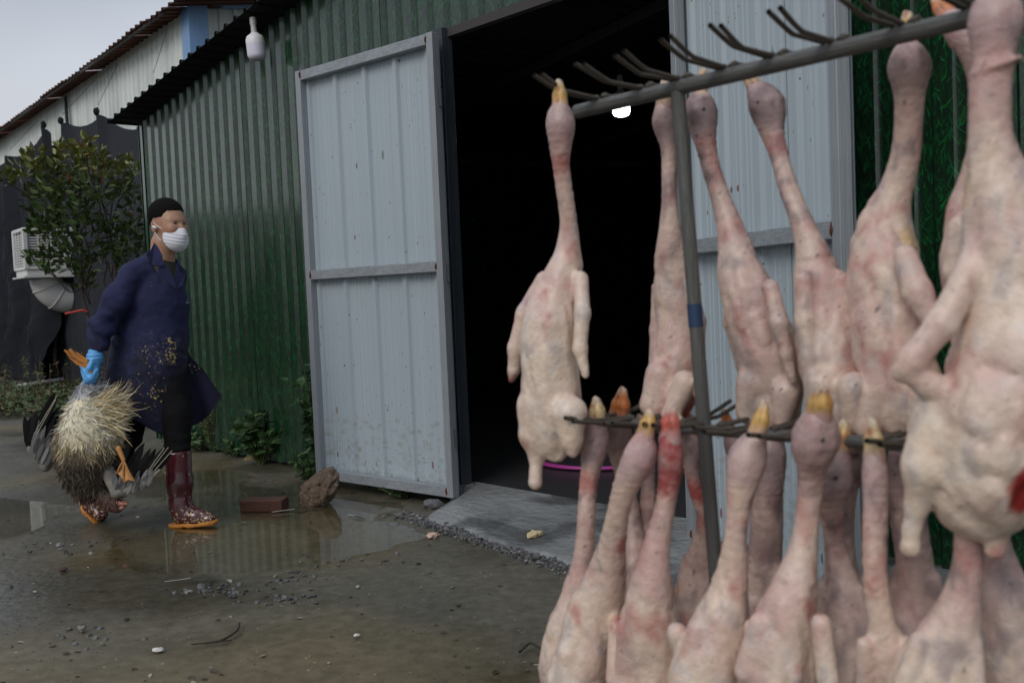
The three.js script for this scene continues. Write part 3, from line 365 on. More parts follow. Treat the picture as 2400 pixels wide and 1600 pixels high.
// ---------------------------------------------------------------- the man
const man = thing('person', 'person in navy work coat, white mask and maroon boots walking with a goose', 'person', [-2.15, 0, -5.7]);
{
  const D = MAN, H = D.head;
  const fx = 0.86, fz = 0.51, A = (x, z) => (x - H[0]) * fx + (z - H[2]) * fz, Bq = (x, z) => -(x - H[0]) * fz + (z - H[2]) * fx; // forward and to his right
  const at = (a, y, b) => [H[0] + a * fx - b * fz, H[1] + y, H[2] + a * fz + b * fx];
  const e3 = (a, y, b, c, r) => ell(a, y, b, c, r);
  const neck = chain(D.neck, 0.03);
  const skull = (a, y, b) => { let d = e3(a, y, b, [-0.012, 0.035, 0], [0.104, 0.1, 0.08]); d = smin(d, e3(a, y, b, [0.028, -0.035, 0], [0.074, 0.1, 0.064]), 0.05); d = smin(d, e3(a, y, b, [0.045, -0.1, 0], [0.046, 0.038, 0.042]), 0.04); return d; };
  const headSdf = (x, y, z) => {
    const a = A(x, z), b = Bq(x, z), h = y - H[1]; let d = skull(a, h, b);
    d = smin(d, bone(a, h, b, [0.092, -0.004, 0, 0.008], [0.112, -0.036, 0, 0.014]), 0.02);
    for (const s of [-1, 1]) {
      d = smin(d, bone(a, h, b, [0.085, 0.02, s * 0.012, 0.012], [0.07, 0.022, s * 0.045, 0.013]), 0.02);
      d = smax(d, -e3(a, h, b, [0.106, 0.002, s * 0.033], [0.018, 0.009, 0.017]), 0.012);
      d = smin(d, e3(a, h, b, [0.076, -0.028, s * 0.042], [0.02, 0.022, 0.02]), 0.03);
      let ear = e3(a, h, b, [-0.022, -0.006, s * 0.083], [0.022, 0.036, 0.011]); ear = smax(ear, -e3(a, h, b, [-0.016, -0.006, s * 0.094], [0.012, 0.022, 0.009]), 0.006); d = smin(d, ear, 0.008);
    }
    return smin(d, neck(x, y, z), 0.03);
  };
  const skinCol = (x, y, z, o) => { const a = A(x, z), b = Math.abs(Bq(x, z)), h = y - H[1], n = fbm(x * 40, y * 40, z * 40, 3); o[0] = 0.42 + 0.05 * n; o[1] = 0.24 + 0.03 * n; o[2] = 0.155 + 0.02 * n; const red = sm(0.05, 0.02, Math.hypot(a - 0.07, h + 0.03, b - 0.045)) * 0.4 + (b > 0.076 ? 0.35 : 0); o[0] = mix(o[0], 0.4, red); o[1] = mix(o[1], 0.15, red); o[2] = mix(o[2], 0.11, red); const st = sm(0.045, 0.075, h + 0.35 * a * -1) * sm(0.05, -0.02, a) + sm(0.012, -0.02, a) * sm(-0.045, 0.02, h); if (b > 0.03 && h < 0.09) { const t = clamp(st) * (b > 0.088 ? 0 : 0.7) * (0.7 + n); o[0] = mix(o[0], 0.03, t); o[1] = mix(o[1], 0.024, t); o[2] = mix(o[2], 0.02, t); } };
  const [lo, hi] = [[H[0] - 0.17, H[1] - 0.32, H[2] - 0.17], [H[0] + 0.17, H[1] + 0.17, H[2] + 0.17]];
  mesh('body', nets(headSdf, lo, hi, 0.0042, skinCol), new THREE.MeshPhysicalMaterial({ vertexColors: true, roughness: 0.5, sheen: 0.1 }), man);
  const hair = (x, y, z) => { const a = A(x, z), b = Bq(x, z), h = y - H[1]; let d = smin(e3(a, h, b, [-0.014, 0.044, 0], [0.111, 0.103, 0.087]), e3(a, h, b, [-0.02, 0.062, 0], [0.106, 0.092, 0.082]), 0.02) + 0.007 * fbm(x * 120, y * 120, z * 120, 2);
    const line = sm(0.03, 0.06, a) * 0.036 + 0.04 - 0.11 * sm(-0.03, -0.08, a) + 0.012 * fbm(x * 90, y * 90, z * 90, 2); return smax(d, line - h, 0.008); };
  mesh('hair', nets(hair, [H[0] - 0.17, H[1] - 0.09, H[2] - 0.17], [H[0] + 0.17, H[1] + 0.18, H[2] + 0.17], 0.0042), std([0.006, 0.005, 0.005], 0.9, { specularIntensity: 0.25, bumpMap: fineNoise, bumpScale: 0.01 }), man);
  // eyes and brows
  for (const s of [-1, 1]) {
    const e = new THREE.SphereGeometry(0.011, 12, 8); e.scale(1, 0.42, 1.1); e.translate(...at(0.0905, 0.003, s * 0.033)); mesh('eye', e, std([0.03, 0.022, 0.018], 0.25), man);
    mesh('eyebrow', tube([at(0.094, 0.027, s * 0.014), at(0.092, 0.031, s * 0.032), at(0.079, 0.029, s * 0.05)], 0.0042, 6), std([0.02, 0.016, 0.014], 0.8), man);
  }
  // face mask with pleats
  const msk = (x, y, z) => { const a = A(x, z), b = Bq(x, z), h = y - H[1]; let d = smin(e3(a, h, b, [0.035, -0.07, 0], [0.086, 0.078, 0.072]), e3(a, h, b, [0.05, -0.105, 0], [0.066, 0.05, 0.058]), 0.03); d = smin(d, bone(a, h, b, [0.108, -0.025, 0, 0.014], [0.118, -0.06, 0, 0.014]), 0.03); d += 0.0013 * Math.sin((h + 0.25 * (a - 0.05)) * 330) * sm(0.01, 0.05, a) * sm(-0.045, -0.06, h) * sm(-0.125, -0.11, h);
    d = smax(d, h + 0.022 + 0.18 * (a - 0.06) * (a < 0.1 ? 1 : 0.2), 0.004); d = smax(d, 0.028 - a - 0.5 * Math.min(0, h + 0.085), 0.004); return d; };
  const mk = mesh('face_mask', nets(msk, [H[0] - 0.1, H[1] - 0.18, H[2] - 0.1], [H[0] + 0.17, H[1] + 0.0, H[2] + 0.17], 0.0036), std([0.72, 0.72, 0.78], 0.7, { bumpMap: fineNoise, bumpScale: 0.001 }), man);
  for (const s of [-1, 1]) { mesh('ear_loop', tube([at(0.034, -0.024, s * 0.072), at(0.0, -0.004, s * 0.084), at(-0.014, 0.014, s * 0.09)], 0.0024, 6), M.white, mk); mesh('ear_loop', tube([at(0.012, -0.088, s * 0.07), at(-0.004, -0.062, s * 0.078), at(-0.014, -0.04, s * 0.086)], 0.0024, 6), M.white, mk); }
  { const p = at(-0.008, -0.012, 0.096), q = at(0.016, -0.02, 0.1); mesh('earbud', [rod(p, q, 0.0055, 10), (() => { const g = new THREE.SphereGeometry(0.009, 10, 8); g.translate(...p); return g; })()], M.white, man); }
  // grey shirt in the neck opening
  mesh('shirt', nets((x, y, z) => smax(smin(chain([[D.torso[0][0] + 0.045, 1.43, D.torso[0][2] + 0.02, 0.07], [D.torso[1][0] + 0.08, 1.33, D.torso[1][2] + 0.03, 0.075]], 0.03)(x, y, z), neck(x, y, z) - 0.004, 0.02), y - 1.5 + 0.35 * (x - 0.24), 0.004), [-0.1, 1.1, -0.2], [0.42, 1.58, 0.3], 0.009), std([0.035, 0.036, 0.03], 0.9), man);
  // navy work coat
  const coatTex = canvasTex(1024, 1024, (c, w, h) => { // 1.2 m square; x -0.6..0.6, y 0.4..1.6
    const X = x => (x + 0.6) / 1.2 * w, Y = y => h - (y - 0.4) / 1.2 * h, s = w / 1.2;
    c.fillStyle = '#161b42'; c.fillRect(0, 0, w, h);
    const blot = (x, y, r, q, col, n, e = 1) => { for (let i = 0; i < n; i++) { const a = rnd() * 6.283, d = r * Math.sqrt(rnd()); c.fillStyle = col(); const k = q * rr(0.2, 1); c.beginPath(); c.ellipse(X(x + Math.cos(a) * d * e), Y(y + Math.sin(a) * d), k * s, k * s * rr(0.5, 1.6), rr(0, 3), 0, 7); c.fill(); } };
    // soaked, grimy lower half
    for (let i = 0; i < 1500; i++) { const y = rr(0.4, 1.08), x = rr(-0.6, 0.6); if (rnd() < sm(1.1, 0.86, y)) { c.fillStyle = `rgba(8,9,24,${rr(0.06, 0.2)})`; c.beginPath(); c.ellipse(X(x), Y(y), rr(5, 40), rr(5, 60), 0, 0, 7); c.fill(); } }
    blot(0.17, 1.02, 0.1, 0.012, () => `rgba(110,115,120,${rr(0.03, 0.09)})`, 420, 1.3); blot(0.1, 0.95, 0.1, 0.01, () => `rgba(90,92,100,${rr(0.03, 0.08)})`, 260, 1.5);
    const yel = () => `rgba(${rr(170, 206) | 0},${rr(150, 180) | 0},${rr(84, 116) | 0},${rr(0.6, 1)})`;
    blot(0.235, 1.0, 0.085, 0.0045, yel, 46, 0.3); blot(0.17, 0.98, 0.075, 0.0034, yel, 70, 1.1); blot(0.24, 1.055, 0.02, 0.007, yel, 10, 0.4); blot(0.24, 0.95, 0.04, 0.006, yel, 12, 0.3);
    blot(0.12, 0.78, 0.12, 0.0035, yel, 60, 0.9); blot(0.16, 0.76, 0.05, 0.006, yel, 18); blot(0.3, 0.88, 0.05, 0.006, yel, 14); blot(0.1, 0.9, 0.3, 0.0018, yel, 130); blot(0.05, 1.25, 0.25, 0.0014, () => 'rgba(200,205,215,0.7)', 60);
    // white breast emblem and a line of lettering under it
    c.fillStyle = 'rgba(222,226,234,0.95)'; const ex = X(0.322), ey = Y(1.285); c.save(); c.translate(ex, ey); c.scale(0.55, 0.55); c.translate(-ex, -ey); c.beginPath(); c.moveTo(ex, ey - 22); c.bezierCurveTo(ex - 18, ey - 2, ex - 12, ey + 14, ex, ey + 14); c.bezierCurveTo(ex + 3, ey + 4, ex - 6, ey - 4, ex + 4, ey - 22); c.fill(); for (let i = 0; i < 3; i++) { c.fillRect(ex - 14 + i * 10, ey + 24, 7, 3); c.fillRect(ex - 14 + i * 10, ey + 30, 2.5, 9); c.fillRect(ex - 9 + i * 10, ey + 32, 3, 7); } c.restore();
  });
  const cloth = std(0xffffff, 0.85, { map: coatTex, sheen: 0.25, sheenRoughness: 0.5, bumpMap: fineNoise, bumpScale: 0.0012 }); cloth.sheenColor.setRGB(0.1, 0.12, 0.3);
  coatTex.wrapS = coatTex.wrapT = THREE.ClampToEdgeWrapping;
  const hl = D.hemL, hr = D.hemR, st = D.slitT, sb = D.slitB, vb = D.vbot;
  const flat = (l, f) => { const c = chain(l, 0.06); return (x, y, z) => c(x, y, (z - 0.01) * f + 0.01) / 1; };
  const torso = flat(D.torso, 1.28), arm = chain(D.armR, 0.04), armL = chain(D.armL, 0.03), shR = chain(D.shR, 0.02), shL = chain(D.shL, 0.02);
  const coat = (x, y, z) => {
    let d = smin(torso(x, y, z), smin(shR(x, y, z), shL(x, y, z), 0.05), 0.06);
    d = smin(d, armL(x, y, z), 0.03);
    const a = smax(arm(x, y, z), -(y - D.armR[3][1] + 0.004), 0.006);
    d = smin(d, a, 0.022);
    if (d > 0.08) return d;
    // hanging folds on the skirt, creases at elbow and waist
    d += 0.016 * sm(1.0, 0.6, y) * fbm(x * 11, y * 1.6, z * 9 + 3, 2) + 0.011 * fbm(x * 8 + y * 4, y * 9 - x * 4, z * 8, 3) + 0.006 * (1 - Math.abs(3 * fbm(x * 9 - y * 6 + 5, y * 10 + x * 5, z * 7, 2)));
    if (x < -0.02) d += 0.008 * Math.sin((y * 1 + x * 0.7) * 62 + 3 * fbm(x * 6, y * 6, z * 6, 2)) * sm(0.16, 0.04, Math.abs(y - 1.13));
    d = smax(d, (hl[1] + (hr[1] - hl[1]) * (x - hl[0]) / (hr[0] - hl[0])) - y + (x > hr[0] ? 0 : 0), 0.006);          // slanting hem
    const sx = st[0] + (sb[0] - st[0]) * (y - st[1]) / (sb[1] - st[1]); if (y < st[1] + 0.05) d = smax(d, Math.min(x - sx, st[1] + 0.02 - y), 0.01); // open front below the last button
    if (z > 0.02) { const t = (y - vb[1]) / 0.17, w = 0.043 * t; if (t > 0) d = smax(d, w - Math.abs(x - (vb[0] - 0.006 * t - 0.002)), 0.006); } // neck opening
    d = smax(d, -(neck(x, y, z) - 0.012), 0.01);
    return d;
  };
  const uvc = (x, y, z, o) => { o[0] = (x + 0.6) / 1.2; o[1] = (y - 0.4) / 1.2; };
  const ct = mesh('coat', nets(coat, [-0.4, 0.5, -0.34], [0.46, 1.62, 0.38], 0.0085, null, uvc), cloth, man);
  const sl = (p, th, n) => { const g = slab(p, th, n), u = g.attributes.uv, q = g.attributes.position; for (let i = 0; i < u.count; i++) u.setXY(i, (q.getX(i) + 0.6) / 1.2, (q.getY(i) - 0.4) / 1.2); return g; };
  { // the blown-back front corner of the coat, rippled
    const F = D.flap, top = [F[9], F[0], F[1], F[2]], P = [], U = [], I = [], n = 26, m = 26, th = 0.007;
    const E = [[F[1], F[2], F[3], F[4]], [F[0], F[9], F[8], F[6]]];  // outer and inner edge
    const c0 = new THREE.CatmullRomCurve3([F[0], F[9], [F[8][0] + 0.02, F[8][1] + 0.03, F[8][2]], F[8]].map(q => V(...q))), c1 = new THREE.CatmullRomCurve3([F[1], F[2], F[3], F[4]].map(q => V(...q)));
    for (const s of [0.5, -0.5]) for (let j = 0; j <= m; j++) for (let i = 0; i <= n; i++) { const a = c0.getPoint(j / m), b = c1.getPoint(j / m), t = i / n, p = a.lerp(b, t), hem = (j / m) ** 3; p.y -= hem * 0.05 * Math.sin(t * Math.PI * 0.9); p.z += th * s + 0.022 * Math.sin(t * 7 + j / m * 2) * (j / m) + 0.006 * fbm(p.x * 14, p.y * 14, 2, 2); P.push(p.x, p.y, p.z); U.push((p.x + 0.6) / 1.2, (p.y - 0.4) / 1.2); }
    const K = (n + 1) * (m + 1); for (let j = 0; j < m; j++) for (let i = 0; i < n; i++) { const a = i + j * (n + 1), b = a + n + 1; I.push(a, b, a + 1, b, b + 1, a + 1, K + a, K + a + 1, K + b, K + b, K + a + 1, K + b + 1); }
    for (let j = 0; j < m; j++) for (const i of [0, n]) { const a = i + j * (n + 1), b = a + n + 1; I.push(a, K + a, b, b, K + a, K + b); } for (let i = 0; i < n; i++) { const a = i + m * (n + 1); I.push(a, a + 1, K + a, a + 1, K + a + 1, K + a); }
    const g = new THREE.BufferGeometry(); g.setAttribute('position', new THREE.Float32BufferAttribute(P, 3)); g.setAttribute('uv', new THREE.Float32BufferAttribute(U, 2)); g.setIndex(I); g.computeVertexNormals(); mesh('coat_corner', g, cloth, ct);
  }
  const cn = [0.5, 0.28, 0.82];
  const push = (l, k) => l.map(p => [p[0] + cn[0] * k, p[1] + cn[1] * k, p[2] + cn[2] * k]);
  mesh('collar', sl(push(D.collarR, 0.02), 0.008, cn), cloth, ct); mesh('lapel', sl(push(D.lapelR, 0.012), 0.007, cn), cloth, ct); mesh('lapel', sl(push(D.lapelL, 0.004), 0.007, cn), cloth, ct);
  // trousers
  const tr = (x, y, z) => smin(chain(D.legF, 0.03)(x, y, z), chain(D.legB, 0.03)(x, y, z), 0.03) + 0.009 * fbm(x * 16, y * 22, z * 16, 3) + 0.004 * Math.sin(y * 95 + 4 * fbm(x * 9, y * 9, z * 9, 2)) * sm(0.62, 0.42, y);
  mesh('trousers', nets((x, y, z) => smax(tr(x, y, z), y - 0.86, 0.01), [-0.3, 0.26, -0.32], [0.4, 0.9, 0.26], 0.0095), std([0.007, 0.007, 0.008], 0.9, { specularIntensity: 0.3, bumpMap: fineNoise, bumpScale: 0.002 }), man);
  // boots with orange soles
  const speck = (x, y, z, o, base) => { const n = fbm(x * 85, y * 85, z * 85, 2), low = sm(0.2, 0.05, y); o[0] = base[0]; o[1] = base[1]; o[2] = base[2]; if (n > 0.36 - 0.2 * low) { o[0] = 0.5; o[1] = 0.42; o[2] = 0.2; } else { const q = 1 + 0.4 * fbm(x * 20, y * 14, z * 20, 3); for (let e = 0; e < 3; e++) o[e] *= q; } };
  const rubber = new THREE.MeshPhysicalMaterial({ vertexColors: true, roughness: 0.22, clearcoat: 0.5, clearcoatRoughness: 0.2 }), soleM = new THREE.MeshPhysicalMaterial({ vertexColors: true, roughness: 0.5 });
  for (const [b, s, up] of [[D.bootF, D.soleF, 0], [D.bootB, D.soleB, 1]]) {
    const [l, h] = bounds([...b, ...s], 0.02), bd = chain(b, 0.03);
    const top = b[0][1] + 0.012; const ca = V(s[0][0], s[0][1], s[0][2]), cb = V(s[2][0], s[2][1], s[2][2]), dir = cb.clone().sub(ca).normalize(), sn = V(0, 1, 0).addScaledVector(dir, -dir.y).normalize(); const hgt = (x, y, z) => (x - s[1][0]) * sn.x + (y - s[1][1]) * sn.y + (z - s[1][2]) * sn.z;
    const boot = (x, y, z) => smax(smax(bd(x, y, z) + 0.003 * fbm(x * 14, y * 10, z * 14, 2), y - top, 0.006), -(hgt(x, y, z) - 0.006), 0.006);
    const m = mesh('boot', nets(boot, l, h, 0.006, (x, y, z, o) => speck(x, y, z, o, [0.075, 0.012, 0.018])), rubber, man);
    const sf = (x, y, z) => { const q = hgt(x, y, z); let d = smax(chain(s.map(p => [...p.slice(0, 3), p[3]]), 0.03)(x, y, z) - 0.004, Math.abs(q) - 0.013, 0.006); d = smax(d, -smax(Math.abs((x - s[0][0]) * dir.x + (y - s[0][1]) * dir.y + (z - s[0][2]) * dir.z - 0.075) - 0.016, q + 0.006, 0.003), 0.004); return d; };
    mesh('sole', nets(sf, l.map(v => v - 0.03), h.map(v => v + 0.02), 0.0055, (x, y, z, o) => { const n = fbm(x * 60, y * 60, z * 60, 3); o[0] = 0.5 + 0.2 * n; o[1] = 0.2 + 0.08 * n; o[2] = 0.03; if (n < -0.24) { o[0] = 0.12; o[1] = 0.08; o[2] = 0.05; } }), soleM, m);
  }
  // blue rubber glove closed round the goose's leg
  const gl = (x, y, z) => { let d = smin(chain([D.wrist, ...D.palm], 0.02)(x, y, z), bone(x, y, z, [...D.fing[1][1].slice(0, 3), 0.024], [...D.fing[2][2].slice(0, 3), 0.02]), 0.02); for (const f of D.fing) d = smin(d, chain(f, 0.006)(x, y, z), 0.005); d = smin(d, chain(D.thumb, 0.01)(x, y, z), 0.007); d += 0.002 * Math.sin(y * 300 + 3 * fbm(x * 30, y * 30, z * 30, 2)) * sm(0.95, 0.99, y); return smax(d, y - D.wrist[1] - 0.03, 0.004); };
  const all = [D.wrist, ...D.palm, ...D.thumb, ...D.fing.flat()], [gl0, gl1] = bounds(all, 0.012);
  mesh('glove', nets(gl, gl0, gl1, 0.0032), std([0.1, 0.36, 0.72], 0.42, { clearcoat: 0.15, clearcoatRoughness: 0.4, bumpMap: fineNoise, bumpScale: 0.001 }), man);
}
// ---------------------------------------------------------------- the feathered goose in his hand
function feather(a, b, w, curl, twist, n = 6) { // blade from root a to tip b, V-shaped across its quill
  const A = V(...a), B = V(...b), d = B.clone().sub(A), L = d.length(); d.normalize(); const nrm = V(0.15, 0.1, 1).addScaledVector(d, -V(0.15, 0.1, 1).dot(d)).normalize().applyAxisAngle(d, twist), side = d.clone().cross(nrm), P = [], I = [];
  for (let i = 0; i <= n; i++) { const t = i / n, ww = w * (0.35 + 0.65 * sm(0, 0.3, t)) * Math.sqrt(Math.max(0.02, 1 - t ** 3.2)), c = A.clone().addScaledVector(d, L * t).addScaledVector(side, curl * L * t * t); for (const [q, o] of [[-1, 0.18], [0, 0], [0.75, 0.18]]) { const p = c.clone().addScaledVector(side, q * ww).addScaledVector(nrm, -o * ww); P.push(p.x, p.y, p.z); } if (i) { const k = i * 3; I.push(k - 3, k - 2, k, k - 2, k + 1, k, k - 2, k - 1, k + 1, k - 1, k + 2, k + 1); } }
  const g = new THREE.BufferGeometry(); g.setAttribute('position', new THREE.Float32BufferAttribute(P, 3)); g.setIndex(I); g.computeVertexNormals(); return g;
}
{
  const D = MAN, g = thing('feathered_goose', 'dead grey brown goose carried upside down in the blue glove', 'goose', [-2.15, 0, -5.7]);
  const bodyF = (x, y, z) => smin(smin(chain(D.gBody, 0.05)(x, y, z), chain(D.gLeg, 0.03)(x, y, z), 0.04), chain(D.gNeck, 0.03)(x, y, z), 0.04) + 0.008 * fbm(x * 18, y * 18, z * 18, 3);
  const colAt = (x, y, z, o) => {
    const t = sm(0.3, 0.74, y), n = fbm(x * 14, y * 11, z * 14, 3), n2 = fbm(x * 45, y * 45, z * 45, 2); const dark = [0.075, 0.06, 0.045], och = [0.45, 0.36, 0.2], cream = [0.74, 0.67, 0.5], grey = [0.36, 0.36, 0.37];
    for (let e = 0; e < 3; e++) { let c = mix(dark[e], och[e], sm(0.12, 0.62, t + 0.5 * n)); c = mix(c, cream[e], sm(0.42, 0.85, t + 0.6 * n2 + 0.3 * (x + 0.2))); c = mix(c, grey[e], 0.75 * sm(0.1, 0.35, n2 + 0.2 * n) * sm(0.2, 0.5, t)); c = mix(c, dark[e] * 1.3, 0.75 * sm(-0.23, -0.34, x + 0.05 * n)); if (y > 0.76) c = mix(c, grey[e] * 0.9, sm(0.75, 0.79, y)); o[e] = c * (1 + 0.25 * n2); }
    if (y < 0.27) { const r = sm(0.27, 0.18, y) * (0.5 + n2); o[0] = mix(o[0], 0.16, r); o[1] = mix(o[1], 0.035, r); o[2] = mix(o[2], 0.035, r); }
  };
  const all = [...D.gBody, ...D.gLeg, ...D.gNeck], [lo, hi] = bounds(all, 0.02);
  const plume = new THREE.MeshPhysicalMaterial({ vertexColors: true, roughness: 0.85, sheen: 0.2, side: THREE.DoubleSide });
  const bg = nets(bodyF, lo, hi, 0.008, colAt); const body = mesh('body', bg, plume, g);
  // body plumage, too many to count: small blades over the whole body, ragged and wet
  const bp = bg.attributes.position, bn = bg.attributes.normal, parts = [];
  for (let i = 0; i < 7500; i++) {
    const k = Math.floor(rnd() * bp.count), p = V().fromBufferAttribute(bp, k), n = V().fromBufferAttribute(bn, k); if (p.y < 0.2) continue;
    const right = sm(0.5, 0.72, p.y) * sm(-0.24, -0.12, p.x); const d = V(rr(-0.3, 0.4) + right * 1.2, rr(-1, -0.3) * (1 - right * 0.75), rr(-0.3, 0.4)); d.addScaledVector(n, -d.dot(n) * 0.85).normalize().addScaledVector(n, rr(-0.04, 0.1)).normalize();
    const L = rr(0.02, 0.06) * (1 + right * 0.4), f = feather([0, 0, 0], [d.x * L, d.y * L, d.z * L], rr(0.0035, 0.008), rr(-0.8, 0.8), rr(-1.2, 1.2), 3);
    f.translate(p.x + n.x * -0.002, p.y - n.y * 0.002, p.z - n.z * 0.002); const o = [0, 0, 0]; colAt(p.x, p.y, p.z, o); const q = rr(0.6, 1.5), C = new Float32Array(f.attributes.position.count * 3); for (let e = 0; e < C.length; e++) C[e] = clamp(o[e % 3] * q, 0.01, 0.8); f.setAttribute('color', new THREE.BufferAttribute(C, 3)); parts.push(f.toNonIndexed());
  }
  mesh('plumage', parts, plume, g).userData.kind = 'stuff';
  // pale tail tuft blowing to the right
  const tuft = []; for (let i = 0; i < 520; i++) { const t = rnd(), s = [D.vent[0][0] - 0.05 + rr(-0.05, 0.07), D.vent[0][1] - t * 0.14 + 0.03, D.vent[0][2] + rr(-0.05, 0.05)], L = rr(0.07, 0.23) * rr(0.6, 1), a = rr(-0.55, 0.32) - (t - 0.4) * 0.5; const f = feather(s, [s[0] + L * Math.cos(a), s[1] + L * Math.sin(a) + 0.01, s[2] + rr(-0.05, 0.07)], rr(0.0014, 0.004), rr(-0.55, 0.3), rr(-1, 1), 6), c = rr(0.6, 1.15), y = rnd() < 0.25 ? 0.6 : 1, C = new Float32Array(f.attributes.position.count * 3); for (let e = 0; e < C.length; e += 3) { C[e] = 0.68 * c; C[e + 1] = 0.6 * c * (0.6 + 0.4 * y); C[e + 2] = 0.4 * c * y; } f.setAttribute('color', new THREE.BufferAttribute(C, 3)); tuft.push(f.toNonIndexed()); }
  mesh('tail_tuft', tuft, plume, g).userData.kind = 'stuff';
  // wings: arm, dark flight feathers one by one, grey coverts one by one
  const black = std([0.008, 0.0075, 0.0075], 0.8, { specularIntensity: 0.3 }), greyF = [0.12, 0.2, 0.08].map(k => std([k, k * 0.98, k * 0.97], 0.75)), quill = std([0.62, 0.58, 0.46], 0.5);
  for (const [arm, fl, cv, nm] of [[D.lwArm, D.lw, D.lwc, 0], [D.rwArm, D.rw, D.rwc, 1]]) {
    const [l, h] = bounds(arm, 0.02), w = mesh('wing', nets((x, y, z) => chain(arm, 0.02)(x, y, z) + 0.003 * fbm(x * 40, y * 40, z * 40, 2), l, h, 0.006, (x, y, z, o) => { const n = fbm(x * 40, y * 40, z * 40, 3); o[0] = 0.2 + 0.1 * n; o[1] = 0.185 + 0.09 * n; o[2] = 0.16 + 0.08 * n; }), plume, g);
    fl.forEach(([a, b], i) => { const wd = nm ? 0.021 : 0.025; mesh('flight_feather', feather(a, b, wd, 0.08 * Math.sin(i * 2.1), 0.3 * Math.sin(i * 1.7), 8), black, w); const pale = nm ? i > 5 && i < 9 : i === 5 || i === 6; if (pale) { const A = V(...a), B = V(...b), z = V(0.003, 0, 0.008); mesh('quill', rod(A.clone().add(z), A.clone().lerp(B, 0.97).add(z), 0.0013, 5), quill, w); } });
    cv.forEach(([a, b], i) => { for (const [k, s] of [[0, 1], [1, 0.75], [2, 0.5]]) { const A = V(...a), B = V(...b).lerp(A, 1 - s); A.z += 0.006 * k + 0.004; B.z += 0.006 * k + 0.006; A.x += 0.011 * k; B.x += 0.014 * k; mesh('covert', feather(A.toArray(), B.toArray(), 0.013, 0.05 * Math.sin(i * 3.3), 0.3 * Math.sin(i + k), 6), greyF[(i + k) % 3], w); } });
  }
  // head and bill
  mesh('bill', [D.gBeak, D.gBeak2].map(l => { const [a, b] = bounds(l, 0.012); return nets(chain(l, 0.008), a, b, 0.0035); }), std([0.5, 0.22, 0.17], 0.4), g);
  const org = std([0.48, 0.22, 0.06], 0.5, { bumpMap: fineNoise, bumpScale: 0.003 });
  const foot = mesh('foot', nets(chain(D.foot, 0.01), ...bounds(D.foot, 0.012), 0.0035), org, g), root = D.foot[1];
  D.toes.slice(0, 3).forEach(t => mesh('toe', tube([root, [(root[0] + t[0]) / 2 + 0.002, (root[1] + t[1]) / 2, (root[2] + t[2]) / 2 + 0.012], t], 0.0055, 7), org, foot));
  mesh('web', slab([root, D.toes[0], [(D.toes[0][0] + D.toes[1][0]) / 2, (D.toes[0][1] + D.toes[1][1]) / 2 + 0.008, D.toes[0][2] + 0.004], D.toes[1], [(D.toes[2][0] + D.toes[1][0]) / 2, (D.toes[2][1] + D.toes[1][1]) / 2 + 0.012, D.toes[2][2] + 0.004], D.toes[2]], 0.003), org, foot);
  const org2 = std([0.5, 0.2, 0.04], 0.5, { bumpMap: fineNoise, bumpScale: 0.003 });
  const hf = D.heldfoot, ht = D.heldtoes, f2 = mesh('foot', tube([D.gLeg[0].slice(0, 3), [hf[0][0] + 0.03, hf[0][1] - 0.06, hf[0][2] + 0.0], hf[0], hf[1], ht[1]], 0.011, 9), org2, g);
  mesh('web', slab([[hf[0][0] + 0.012, hf[0][1] - 0.03, hf[0][2]], [hf[0][0] + 0.014, hf[0][1] + 0.022, hf[0][2] + 0.002], [ht[2][0] + 0.012, ht[2][1] + 0.004, ht[2][2] - 0.012], ht[1], [ht[1][0] - 0.004, ht[1][1] - 0.012, ht[1][2]], ht[0], [hf[2][0] - 0.012, hf[2][1] - 0.022, hf[2][2]], [hf[1][0] - 0.01, hf[1][1] - 0.03, hf[1][2]]], 0.006), org2, f2);
  mesh('toe', tube([hf[1], [(hf[1][0] + ht[0][0]) / 2, (hf[1][1] + ht[0][1]) / 2 - 0.008, ht[0][2]], ht[0]], 0.006, 7), org2, f2);
}
// ---------------------------------------------------------------- plants
function leafGeo(L, w, bend, lobes) { // a bent leaf lying along +x, facing +y
  const P = [], I = [], n = 4;
  if (!lobes) { for (let i = 0; i <= n; i++) { const t = i / n, ww = w * Math.sin(Math.PI * (0.08 + 0.9 * t ** 0.85)), x = L * t, y = -bend * L * t * t; P.push(x, y, -ww, x, y - ww * 0.25, 0, x, y, ww); if (i) { const k = i * 3; I.push(k - 3, k - 2, k, k - 2, k + 1, k, k - 2, k - 1, k + 1, k - 1, k + 2, k + 1); } } }
  else { // deeply cut leaf: pairs of pointed lobes along a midrib
    const bl = (x, a, l) => { const c = Math.cos(a), s = Math.sin(a), k = P.length / 3, q = 0.22 * l; const y = t => -bend * (x + c * l * t) ** 2 / L; P.push(x - 0.1 * l * c, y(0), -0.1 * l * s, x + c * l * 0.45 - s * q, y(0.5), s * l * 0.45 + c * q, x + c * l, y(1) - 0.1 * l, s * l, x + c * l * 0.45 + s * q, y(0.5), s * l * 0.45 - c * q); I.push(k, k + 1, k + 2, k, k + 2, k + 3); };
    for (let i = 0; i < 3; i++) for (const s of [-1, 1]) bl(L * (0.2 + 0.22 * i), s * (0.95 - 0.12 * i), w * (1.5 - 0.3 * i)); bl(L * 0.55, 0, L * 0.5); bl(L * 0.05, 0, L * 0.5);
  }
  const g = new THREE.BufferGeometry(); g.setAttribute('position', new THREE.Float32BufferAttribute(P, 3)); g.setIndex(I); g.computeVertexNormals(); return g.toNonIndexed();
}
const leafMat = new THREE.MeshPhysicalMaterial({ vertexColors: true, roughness: 0.45, side: THREE.DoubleSide, transmission: 0.0 });
const dullLeaf = new THREE.MeshPhysicalMaterial({ vertexColors: true, roughness: 0.7, side: THREE.DoubleSide });
